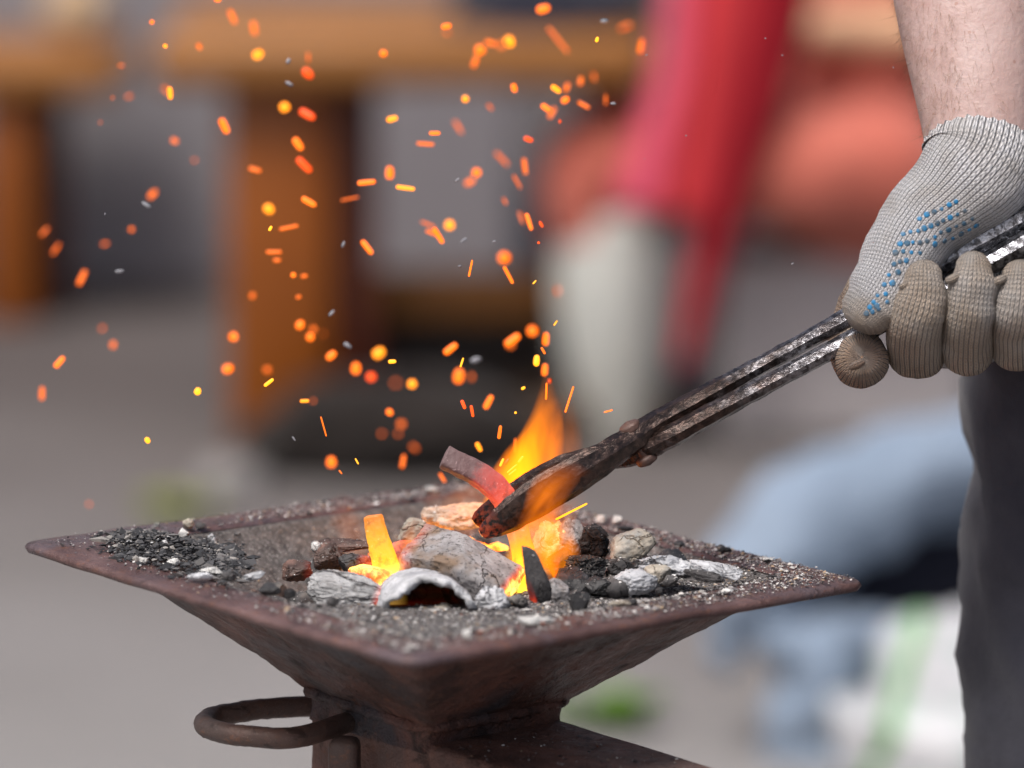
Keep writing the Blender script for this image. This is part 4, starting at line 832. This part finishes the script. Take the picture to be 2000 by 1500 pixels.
# trousers
bm = bmesh.new(); cr_ = lambda p, t, th, c_: p+(p-c_).normalized()*(.008*fbm(V((p.x*9, p.y*9, p.z*5)))+0.009*(1-abs(math.sin(th*4.5+p.z*9+2.2*fbm(p*4))))*max(0, .5+fbm(p*5))+.004*(1-abs(math.sin(p.z*34+th*3+2.5*fbm(p*5))))*max(0, fbm(p*7))+.003*fbm(V((p.x*24, p.y*24, p.z*40))))
TY = .12
le = [(690, 1880), (735, 1880), (790, 1870), (870, 1889), (950, 1887), (1080, 1871), (1250, 1867), (1400, 1874), (1520, 1882)]
ctrl = []
for py, px in le:
    p = at(px+15, py, TY); r_ = .098+.00003*(1500-py)*.25; ctrl.append((p.x+r_, TY, p.z, r_, r_*.95))
zk = ctrl[-1]
ctrl += [(zk[0]+.012, TY, .40, .085, .085), (zk[0]+.012, TY+.02, .25, .08, .08), (zk[0]+.012, TY+.03, .06, .078, .078)]
sweep(bm, [(ctrl[0][0]+.012, TY, .99, .10, .11)]+ctrl, 48, 7, V((0, -1, 0)), fn=cr_)
sweep(bm, [(cx+.10, TY, .99, .10, .11), (cx+.10, TY, .80, .10, .10), (cx+.10, TY, .50, .085, .085), (cx+.10, TY+.02, .25, .08, .08), (cx+.10, TY+.03, .06, .078, .078)], 40, 8, V((0, -1, 0)), fn=cr_)
sweep(bm, [(cx+.0, TY+.005, .86, .16, .12), (cx, TY+.005, .95, .185, .135), (cx, TY+.005, 1.05, .175, .125)], 48, 8, V((0, -1, 0)), fn=cr_)
obj('trousers', bm, M_TRS, SM)
bm = bmesh.new(); sweep(bm, [(cx, TY, 1.02, .18, .13), (cx, TY, 1.2, .185, .135), (cx, TY, 1.38, .20, .14), (cx, TY, 1.47, .15, .10), (cx, TY, 1.50, .08, .08)], 40, 8, V((0, -1, 0)), fn=cr_)
for q_, e_ in ((sh, el), (N['sl'][0], N['elb'][0])):
    m_ = q_.lerp(e_, .62); sweep(bm, [(*q_, .085, .085), (*q_.lerp(e_, .3), .078, .078), (*m_, .075, .075)], 28, 6, V((0, -1, 0)), cap1=False, fn=cr_)
obj('shirt', bm, M_SHIRT, SM)
bm = bmesh.new(); sweep(bm, [(cx, .13, 1.66, .082, .095), (cx, .125, 1.73, .088, .102), (cx, .12, 1.78, .07, .08)], 28, 6, V((0, -1, 0))); obj('hair', bm, M_HAIR, SM)
for sg_ in (-1, 1):
    e_ = bmesh.new(); bmesh.ops.create_uvsphere(e_, u_segments=16, v_segments=10, radius=.012)
    for v in e_.verts: v.co += V((cx+sg_*.032, .02, 1.685))
    obj('eye', e_, M_STOCK, SM)
    hx = cx+sg_*.09; bm = bmesh.new(); sweep(bm, [(hx, .21, .05, .045, .05), (hx, .15, .055, .05, .055), (hx, .05, .045, .052, .042), (hx, -.05, .032, .046, .030)], 24, 6, V((0, 0, 1))); obj('boot', bm, M_SHOE, SM)
# ------------------------------------------------------------------ the glove
bm = bmesh.new()
def knot(px, py, Y, r, dirt):
    c_ = at(px, py, Y); k_ = mpp(Y)
    sweep(bm, [(c_.x-r*k_*.6, c_.y, c_.z-r*k_*.3, r*k_*.55, r*k_*.55), (c_.x, c_.y-r*k_*.25, c_.z, r*k_*.62, r*k_*.62), (c_.x+r*k_*.6, c_.y, c_.z+r*k_*.25, r*k_*.5, r*k_*.5)], 12, 4, dirt=dirt, col=.0018, row=.0014)
wr_fn = lambda am, fr: (lambda p, t, th, c_: p+(p-c_).normalized()*(am*fbm(p*fr)+.0004*fbm(p*fr*3)))
# ribbed cuff + wrist + thenar + thumb, one tube
def cuff_fn(p, t, th, c_):
    d_ = (p-c_).normalized(); rib = .0016*math.cos(th*30)*max(0, 1-t*6.5) if t < .16 else 0
    return p+d_*(rib+.0009*fbm(p*45)+.0004*fbm(p*130))
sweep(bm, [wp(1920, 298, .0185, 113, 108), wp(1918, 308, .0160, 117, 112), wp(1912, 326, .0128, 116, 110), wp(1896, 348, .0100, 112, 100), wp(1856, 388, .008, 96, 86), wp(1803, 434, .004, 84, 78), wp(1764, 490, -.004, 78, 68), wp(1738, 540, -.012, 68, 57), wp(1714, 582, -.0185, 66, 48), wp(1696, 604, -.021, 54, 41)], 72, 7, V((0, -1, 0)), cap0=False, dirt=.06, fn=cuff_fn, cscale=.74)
tip_f = len(bm.faces)
# palm and back of the hand behind the reins
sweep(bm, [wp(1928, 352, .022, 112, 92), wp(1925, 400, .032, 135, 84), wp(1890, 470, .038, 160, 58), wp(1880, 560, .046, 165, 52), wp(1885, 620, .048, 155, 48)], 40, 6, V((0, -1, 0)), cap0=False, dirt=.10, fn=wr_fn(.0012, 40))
# index finger: behind the reins, then under them with its tip toward the viewer
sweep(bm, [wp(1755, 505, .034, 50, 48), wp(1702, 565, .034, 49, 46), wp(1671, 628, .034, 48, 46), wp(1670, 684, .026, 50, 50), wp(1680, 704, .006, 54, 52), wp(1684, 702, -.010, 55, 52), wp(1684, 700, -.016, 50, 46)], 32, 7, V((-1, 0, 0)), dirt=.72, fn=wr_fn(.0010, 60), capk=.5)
def finger(dx, wid, top, bot, bx, dirt, seed):
    x = 1795+dx
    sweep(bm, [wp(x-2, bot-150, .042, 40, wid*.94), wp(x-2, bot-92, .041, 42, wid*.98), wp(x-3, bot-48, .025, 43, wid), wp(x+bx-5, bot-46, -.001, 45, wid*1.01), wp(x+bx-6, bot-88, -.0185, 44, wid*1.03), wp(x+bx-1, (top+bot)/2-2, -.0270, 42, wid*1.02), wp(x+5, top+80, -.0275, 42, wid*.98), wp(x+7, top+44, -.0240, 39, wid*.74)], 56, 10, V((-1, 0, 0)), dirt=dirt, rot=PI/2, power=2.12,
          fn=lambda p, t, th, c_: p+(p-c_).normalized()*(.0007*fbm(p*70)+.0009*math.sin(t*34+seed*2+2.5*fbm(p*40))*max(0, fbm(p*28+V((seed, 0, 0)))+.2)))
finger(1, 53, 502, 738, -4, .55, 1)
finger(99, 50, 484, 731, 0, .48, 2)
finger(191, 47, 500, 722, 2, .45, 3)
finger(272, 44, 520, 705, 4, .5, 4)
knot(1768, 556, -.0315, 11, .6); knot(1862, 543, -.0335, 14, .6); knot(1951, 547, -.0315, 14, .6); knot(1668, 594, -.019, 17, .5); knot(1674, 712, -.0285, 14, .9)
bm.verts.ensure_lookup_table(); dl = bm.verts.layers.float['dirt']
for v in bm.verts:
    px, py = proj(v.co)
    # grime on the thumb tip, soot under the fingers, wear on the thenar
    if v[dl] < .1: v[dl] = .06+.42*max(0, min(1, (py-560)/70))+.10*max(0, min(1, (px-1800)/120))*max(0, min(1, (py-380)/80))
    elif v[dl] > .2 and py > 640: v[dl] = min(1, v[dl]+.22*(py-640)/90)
bm.normal_update(); bv = BVHTree.FromBMesh(bm)
DOTS = [(1796, 427), (1810, 419), (1825, 414), (1839, 408), (1854, 400), (1867, 394), (1764, 457), (1778, 453), (1794, 451), (1805, 446), (1818, 441), (1831, 436), (1842, 431), (1856, 425), (1870, 419), (1884, 412), (1758, 476), (1772, 475), (1783, 473), (1797, 474), (1811, 471), (1826, 463), (1838, 454), (1853, 449), (1868, 442), (1883, 437), (1899, 427),
        (1749, 493), (1764, 491), (1780, 493), (1797, 494), (1826, 477), (1845, 471), (1861, 466), (1877, 457), (1893, 449), (1907, 441), (1746, 516), (1758, 511), (1770, 509), (1736, 537), (1754, 532), (1727, 556), (1743, 553), (1714, 577), (1730, 574), (1733, 590), (1706, 590), (1699, 600), (1712, 597), (1692, 612), (1704, 609), (1716, 604)]
rd = random.Random(9)
for (px, py) in DOTS:
    d_ = ray(px, py).normalized(); h_ = bv.ray_cast(CAM, d_)
    if h_[0] is None or (h_[0]-CAM).length > 2.62: continue
    worn = rd.random() < (.6 if (px-1640)*.5+(py-612)*.866 > -58 and px > 1745 else .04); mi = 2 if worn else 1
    Q = h_[1].to_track_quat('Z', 'Y').to_matrix(); r_ = .0018*rd.uniform(.65, 1.08); vs0 = None; top_ = []
    for kz, kr in ((-.0004, 1.0), (.0002, .92), (.00035, .6)):
        ring = [bm.verts.new(h_[0]+Q @ V((math.cos(2*PI*i/10)*r_*kr, math.sin(2*PI*i/10)*r_*kr, kz))) for i in range(10)]
        if vs0:
            for i in range(10):
                f = bm.faces.new((vs0[i], vs0[(i+1) % 10], ring[(i+1) % 10], ring[i])); f.material_index = mi
        vs0 = ring
    f = bm.faces.new(vs0); f.material_index = mi
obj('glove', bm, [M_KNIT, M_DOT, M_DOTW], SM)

# ------------------------------------------------------------------ flames
def flame(label, path, Y, width, prof, dens, col_lo, col_hi, depth=.6, nscale=60, seed=0, cut=.35, sharp=.7):
    """a tongue of burning gas: a closed mesh whose volume emits light. path = [(px, py)] from base to tip; width in photo px"""
    k_ = mpp(Y); P = [at(a_, b_, Y) for a_, b_ in path]; p0, p1 = P[0], P[-1]; L = (p1-p0).length
    zax = (p1-p0).normalized(); yax = V((0, 1, 0)); yax = (yax-zax*yax.dot(zax)).normalized(); xax = yax.cross(zax)
    Mx = Matrix((xax, yax, zax)).transposed(); Mi = Mx.transposed()
    bm = bmesh.new(); tl = []
    pts = []
    for i, p in enumerate(P):
        w_ = width*k_*prof[i]; q = Mi @ (p-p0); pts.append((q.x, q.y, q.z, max(w_, .0012), max(w_*depth, .0012)))
    sweep(bm, pts, 24, 8, V((0, -1, 0)))
    # pass the distance to the tongue's own axis to the volume through its shape: the profile curve below
    k = NT('flame_gas'); k.n.remove(k.b)
    c = k.co('Object', rnd=False); mp = k.n.new('ShaderNodeMapping'); k.l.new(c, mp.inputs[0]); mp.inputs['Scale'].default_value = (1, 1, .32); mp.inputs['Location'].default_value = (seed*3.1, seed*1.7, seed)
    n1 = k.noise(mp.outputs[0], nscale, 3, .55, .8)
    sx = k.n.new('ShaderNodeSeparateXYZ'); k.l.new(c, sx.inputs[0]); t = k.math('DIVIDE', sx.outputs[2], L)
    # centre line x(t) and width w(t)
    def curve(vals):
        n_ = k.n.new('ShaderNodeFloatCurve'); cu = n_.mapping.curves[0]; m_ = len(vals)
        ts = [max(0, min(1, q[2]/L)) for q in pts]
        pr = sorted(zip(ts, vals)); cu.points[0].location = pr[0]; cu.points[-1].location = pr[-1]
        for a_ in pr[1:-1]: cu.points.new(*a_)
        n_.mapping.update(); k.l.new(t, n_.inputs['Value']); return n_.outputs[0]
    xm = max(abs(q[0]) for q in pts)+1e-4
    xc = k.math('MULTIPLY', k.math('SUBTRACT', curve([(q[0]/xm)*.5+.5 for q in pts]), .5), 2*xm)
    wm = max(q[3] for q in pts); wc = k.math('MULTIPLY', curve([q[3]/wm for q in pts]), wm)
    dx = k.math('DIVIDE', k.math('SUBTRACT', sx.outputs[0], xc), wc); dy = k.math('DIVIDE', sx.outputs[1], k.math('MULTIPLY', wc, depth))
    r2 = k.math('ADD', k.math('MULTIPLY', dx, dx), k.math('MULTIPLY', dy, dy))
    fall = k.math('POWER', k.math('SUBTRACT', 1.0, r2, clamp=True), sharp)
    tipf = k.math('MULTIPLY', k.math('SUBTRACT', 1.0, t, clamp=True), 2.2, clamp=True)
    den = k.math('MULTIPLY', k.math('MULTIPLY', fall, tipf), k.ramp(n1, [(cut, .12), (cut+.25, 1)]))
    em = k.n.new('ShaderNodeEmission'); k.l.new(k.mix(den, col_lo, col_hi), em.inputs[0]); k.l.new(k.math('MULTIPLY', den, dens), em.inputs[1])
    ab = k.n.new('ShaderNodeVolumeAbsorption'); ab.inputs[0].default_value = (1, .55, .10, 1); k.l.new(k.math('MULTIPLY', den, dens*.9), ab.inputs[1])
    ad = k.n.new('ShaderNodeAddShader'); k.l.new(em.outputs[0], ad.inputs[0]); k.l.new(ab.outputs[0], ad.inputs[1]); k.l.new(ad.outputs[0], k.out.inputs['Volume'])
    o = obj('flame', bm, k.m); o.matrix_world = Matrix.Translation(p0) @ Mx.to_4x4()
    return put(o, label, 'flame', 'flames rising from the hearth')
ORG, YEL = (1, .19, .006), (1, .36, .01)
flame('tall orange flame rising behind the tongs', [(1012, 1005), (1018, 960), (1040, 900), (1062, 845), (1070, 795), (1064, 728)], .035, 70, [.8, 1.0, .9, .62, .42, .1], 230, ORG, (1, .41, .013), seed=1)
flame('faint wide orange flame just right of the tall one', [(1075, 985), (1090, 930), (1100, 870), (1105, 810), (1095, 760)], .05, 44, [.6, 1, .95, .7, .15], 26, (1, .2, .02), (1, .28, .03), seed=2)
flame('orange flame licking over the front jaw of the tongs', [(1010, 1075), (1045, 1030), (1062, 985), (1085, 945), (1130, 915), (1165, 930)], -.045, 46, [.5, .9, 1, .85, .5, .1], 95, (1, .17, .004), (1, .27, .008), depth=.4, seed=3, cut=.3)
flame('orange flame around the coals right of the upright shard', [(1070, 1150), (1085, 1110), (1090, 1060), (1085, 1020), (1110, 985), (1150, 960)], -.012, 50, [.6, 1, 1, .85, .6, .1], 70, (1, .19, .008), (1, .33, .012), seed=4)
flame('pale orange flame at the back of the fire left of the tongs', [(890, 1040), (905, 1005), (930, 980), (965, 955), (985, 925)], .05, 55, [.6, 1, .9, .7, .1], 24, (1, .22, .03), (1, .34, .06), seed=5)
flame('thin faint orange flame against the inner back wall on the left', [(700, 1090), (692, 1050), (676, 1010), (668, 975), (672, 955)], .03, 36, [.5, .9, 1, .7, .1], 11, (1, .16, .02), (1, .22, .03), seed=6)
flame('small pale flame at the back right of the hot bar', [(855, 1010), (850, 985), (852, 960), (850, 930)], .09, 26, [.7, 1, .8, .1], 12, (1, .2, .03), (1, .26, .05), seed=7)
flame('yellow flame between the big coal block and the upright shard', [(1000, 1190), (1012, 1130), (1020, 1080), (1018, 1040)], -.02, 34, [.8, 1, 1, .4], 150, (1, .36, .01), (1, .60, .04), seed=8, cut=.2)
flame('small sharp flame curling up beside the hot iron and back jaw', [(960, 1010), (975, 975), (1003, 945), (1010, 915), (1030, 880)], .02, 30, [.8, 1, .7, .4, .06], 150, ORG, YEL, seed=11, sharp=.5)
flame('narrow flame rising right of the upright shard', [(1078, 1120), (1070, 1080), (1082, 1040), (1076, 1000), (1090, 955)], -.03, 26, [.7, 1, .8, .5, .06], 90, ORG, YEL, seed=12, sharp=.5)
flame('low flame between the straight bar and the big block', [(800, 1130), (806, 1090), (800, 1055), (812, 1015)], .0, 28, [.8, 1, .6, .06], 70, (1, .2, .01), (1, .36, .02), seed=13, sharp=.5)
flame('white yellow flame at the foot of the straight bar', [(750, 1200), (758, 1165), (768, 1125), (780, 1085)], -.034, 60, [.9, 1, .75, .2], 170, (1, .5, .03), (1, .72, .25), seed=9, cut=.2)

# ------------------------------------------------------------------ sparks and ash flecks
SP = '''297,43,14,13,30,B 323,90,13,11,-30,BB 389,91,22,16,-60,m 425,0,18,12,0,B 454,33,40,20,-65,m 237,128,22,15,0,d 332,182,30,14,-85,BB 326,177,36,22,-40,d 252,188,26,20,20,d 220,191,14,12,0,d 196,239,14,13,0,d 438,246,40,20,-65,B 341,275,26,20,-25,m 380,313,22,20,0,d 298,379,34,22,45,m 257,448,21,20,0,m 205,476,28,20,15,d 87,452,36,20,50,d 109,486,40,20,55,d
160,542,44,20,65,m 200,641,26,22,60,d 221,673,26,22,80,m 116,707,34,16,50,B 82,768,36,18,88,m 456,657,28,26,90,B 445,720,32,26,20,B 386,764,19,16,70,Y 288,860,16,12,-60,Y 174,985,22,20,-70,d 496,55,40,22,-80,m 504,106,32,26,30,BB 602,112,30,16,-88,d 601,143,34,24,-45,R 556,209,30,27,0,BB 600,223,44,22,-30,R 582,281,36,20,-55,B 594,322,46,20,-45,R 498,331,34,16,-15,m
603,394,38,16,-30,B 525,408,31,26,-40,BB 528,446,12,6,60,Y 564,444,44,12,12,m 535,492,38,13,0,m 541,508,22,14,0,m 716,356,42,14,5,B 761,337,34,22,90,B 792,367,42,12,-8,BB 683,388,44,12,12,d 766,232,28,16,15,BB 749,104,22,20,0,B 849,260,26,11,0,B 831,281,42,13,-3,m 895,248,44,20,-58,d 878,439,30,28,90,BB 845,455,36,14,-20,m 856,460,42,14,-58,B 836,438,40,14,-22,d 717,483,40,15,-52,B 872,51,26,16,10,B 873,63,28,24,-60,d
1061,17,36,24,15,B 1222,52,44,26,20,d 1090,78,80,20,-52,d 1166,77,12,7,70,Y 995,81,34,28,-60,BB 938,97,32,30,0,B 980,88,30,28,0,m 958,84,34,20,-15,m 928,120,36,20,70,m 909,193,21,20,0,BB 1004,172,24,16,-75,B 957,209,26,16,-50,d 1086,174,28,15,-35,BB 1107,170,28,18,70,m 1104,195,24,18,30,B 1134,158,28,18,80,m 1160,150,30,20,-80,d 1067,211,30,16,-35,B 1078,220,34,18,60,m 1092,237,12,12,0,R 1032,272,24,14,-20,R 1025,325,40,16,-82,m 1252,90,40,20,80,m 1183,195,30,14,-90,d 1140,205,34,14,-30,m
931,337,28,26,0,B 918,355,34,22,30,m 986,393,24,14,-65,d 980,310,50,20,-45,d 1010,355,40,14,-60,d 1033,433,40,12,-72,B 1018,425,36,16,-70,d 1057,438,16,8,-60,R 1052,474,6,5,0,R 985,503,36,34,0,B 993,537,42,9,-62,B 919,524,34,4,78,B 1044,551,10,3,48,Y 1087,568,28,28,0,m 1085,631,12,3,55,Y 1040,646,32,30,0,B 1001,664,44,22,38,B 997,673,28,26,0,m 1066,662,32,17,85,B 1061,685,16,5,-60,m 1048,704,26,14,85,Y 1064,722,30,16,85,B 1072,744,14,14,0,R 880,681,38,18,38,B 902,708,20,4,72,Y 896,734,40,28,80,B 919,736,26,26,0,m 1022,758,10,6,30,Y 1067,764,34,4,88,B 954,785,36,16,62,B 1007,806,6,5,0,Y 922,803,24,6,-80,R 905,790,20,7,-68,R
976,844,28,7,82,m 1006,870,32,8,88,m 935,873,24,12,-62,BB 980,903,18,5,65,Y 990,902,16,6,55,m 1017,897,17,5,52,Y 1000,915,26,3,40,Y 1001,922,20,3,38,Y 1112,780,55,4,72,B 1188,803,18,3,15,B 787,901,36,16,80,m 864,933,28,12,-58,m 573,537,16,15,0,B 594,539,20,13,8,m 493,577,23,20,60,m 583,580,17,13,20,m 586,634,28,23,60,B 612,643,24,22,0,m 606,658,25,24,0,B 630,652,24,24,0,d 647,694,30,20,40,B 740,689,36,28,35,BB 766,706,18,9,3,Y 695,719,34,26,85,B 725,736,30,28,0,R 773,748,32,30,0,d 805,750,27,26,-40,BB 522,722,26,24,0,m 525,747,24,7,38,Y 595,783,22,9,2,BB 612,783,20,18,50,d 761,805,22,19,-40,B 784,828,28,26,0,m 746,847,26,24,0,d 778,847,26,24,0,d 809,874,32,24,-40,d 647,902,32,26,90,B 632,833,42,3,-75,m 697,901,14,3,-60,Y 665,922,10,3,-50,m 1116,999,70,4,27,Y'''
FL = '''233,530,22,12,5 205,418,7,4,90 906,469,20,10,30 966,472,10,7,0 1198,202,14,8,0 893,352,14,8,40 930,703,28,20,15 648,612,18,12,50 679,674,24,14,-35 670,478,18,10,70 574,857,14,5,-55 563,120,16,13,70 565,164,22,13,-30 285,400,26,12,-30 898,520,9,7,0 1180,42,20,14,0 1263,107,8,3,20 1745,132,5,3,-60 1495,75,5,4,0 1548,515,6,5,0 1528,108,5,4,0 1340,265,5,4,0 1259,310,3,2.5,0'''
ZF = 2.575; CDA = FPX*(.162/3.2)
def capsule(L, w, seg=10):
    bm = bmesh.new(); r_ = w/2; h = max(0, L/2-r_); rd_ = random.Random(int(L*1e6)); sweep(bm, [(-h, 0, 0, r_, r_*.85), (0, 0, 0, r_*1.02, r_*.85), (h+1e-5, 0, 0, r_*.92, r_*.8)], seg, 3, V((0, -1, 0))); return bm
rd = random.Random(2024); zs_ = {}
def zone(px, py):
    if px < 420: return 'before the grey wall' if py < 600 else 'above the left rim corner'
    if px < 730: return 'before the thick orange post' if py < 600 else ('below the thick orange post' if py < 780 else 'just above the back rim')
    if px < 960: return 'beside the bench slab' if py < 200 else ('under the bench slab' if py < 500 else ('before the bench stretcher' if py < 720 else 'above the curved hot iron'))
    if py < 140: return 'near the dark navy cloth'
    if py < 260: return 'beside the upper red sash'
    if py < 500: return 'left of the coral knee'
    if py < 700: return 'left of the pale stocking'
    return 'around the tall flame' if py < 940 else 'under the front jaw of the tongs'
for tok in SP.split():
    px, py, ln, w_, an, lv = tok.split(','); px, py, ln, w_, an = map(float, (px, py, ln, w_, an))
    ks_, kb = {'BB': (.70, .56), 'Y': (.85, .25), 'B': (.66, .58), 'R': (.64, .62), 'm': (.46, .90), 'd': (.30, 1.05)}[lv]
    if w_ < 8: ks_, kb = .95, .15
    blur = kb*w_; inv = 1/ZF+rd.choice((-1, 1))*blur/CDA; dist = 1/inv
    d_ = ray(px, py).normalized(); p = CAM+d_*(dist/d_.dot(FW)); k_ = dist/FPX
    bm = capsule(max(ln-(w_-w_*ks_), w_*ks_)*k_, w_*ks_*k_); Mr = Matrix((RT, FW, UP)).transposed() @ Matrix.Rotation(-R(an), 3, 'Y') @ Matrix.Rotation(rd.uniform(-.3, .3), 3, 'Z')
    for v in bm.verts: v.co = Mr @ v.co
    for v in bm.verts: v.co += p
    o = obj('spark', bm, SPK[lv], origin=tuple(p)); put(o, None, 'spark', 'sparks flying above the hearth')
    br = {'BB': 'bright orange', 'Y': 'yellow', 'B': 'orange', 'R': 'red orange', 'm': 'dull orange', 'd': 'faint orange'}[lv]
    sh_ = 'round' if ln < w_*1.35 else ('thread thin' if w_ < 6 else 'elongated')
    zs_.setdefault('%s %s spark %s' % (br, sh_, zone(px, py)), []).append((py+px*.001, o))
for lab, it in zs_.items(): rank(lab, it, True, 'highest', 'lowest')
zs_ = {}
for tok in FL.split():
    px, py, ln, w_, an = map(float, tok.split(',')); inv = 1/ZF+rd.choice((-1, 1))*.6*w_/CDA; dist = 1/inv
    d_ = ray(px, py).normalized(); p = CAM+d_*(dist/d_.dot(FW)); k_ = dist/FPX
    bm = lump_mesh(int(px), (ln*.40*k_, w_*.34*k_, w_*.30*k_), sub=2, facets=4); Mr = Matrix((RT, FW, UP)).transposed() @ Matrix.Rotation(-R(an), 3, 'Y')
    for v in bm.verts: v.co = Mr @ v.co+p
    o = obj('ash_fleck', bm, M_FLECK, origin=tuple(p)); put(o, None, 'ash fleck', 'ash flecks floating in the air')
    z_ = zone(px, py) if px < 1260 else 'to the right of the red sash'
    zs_.setdefault('pale ash fleck %s' % z_, []).append((py+px*.001, o))
for lab, it in zs_.items(): rank(lab, it, True, 'highest', 'lowest')
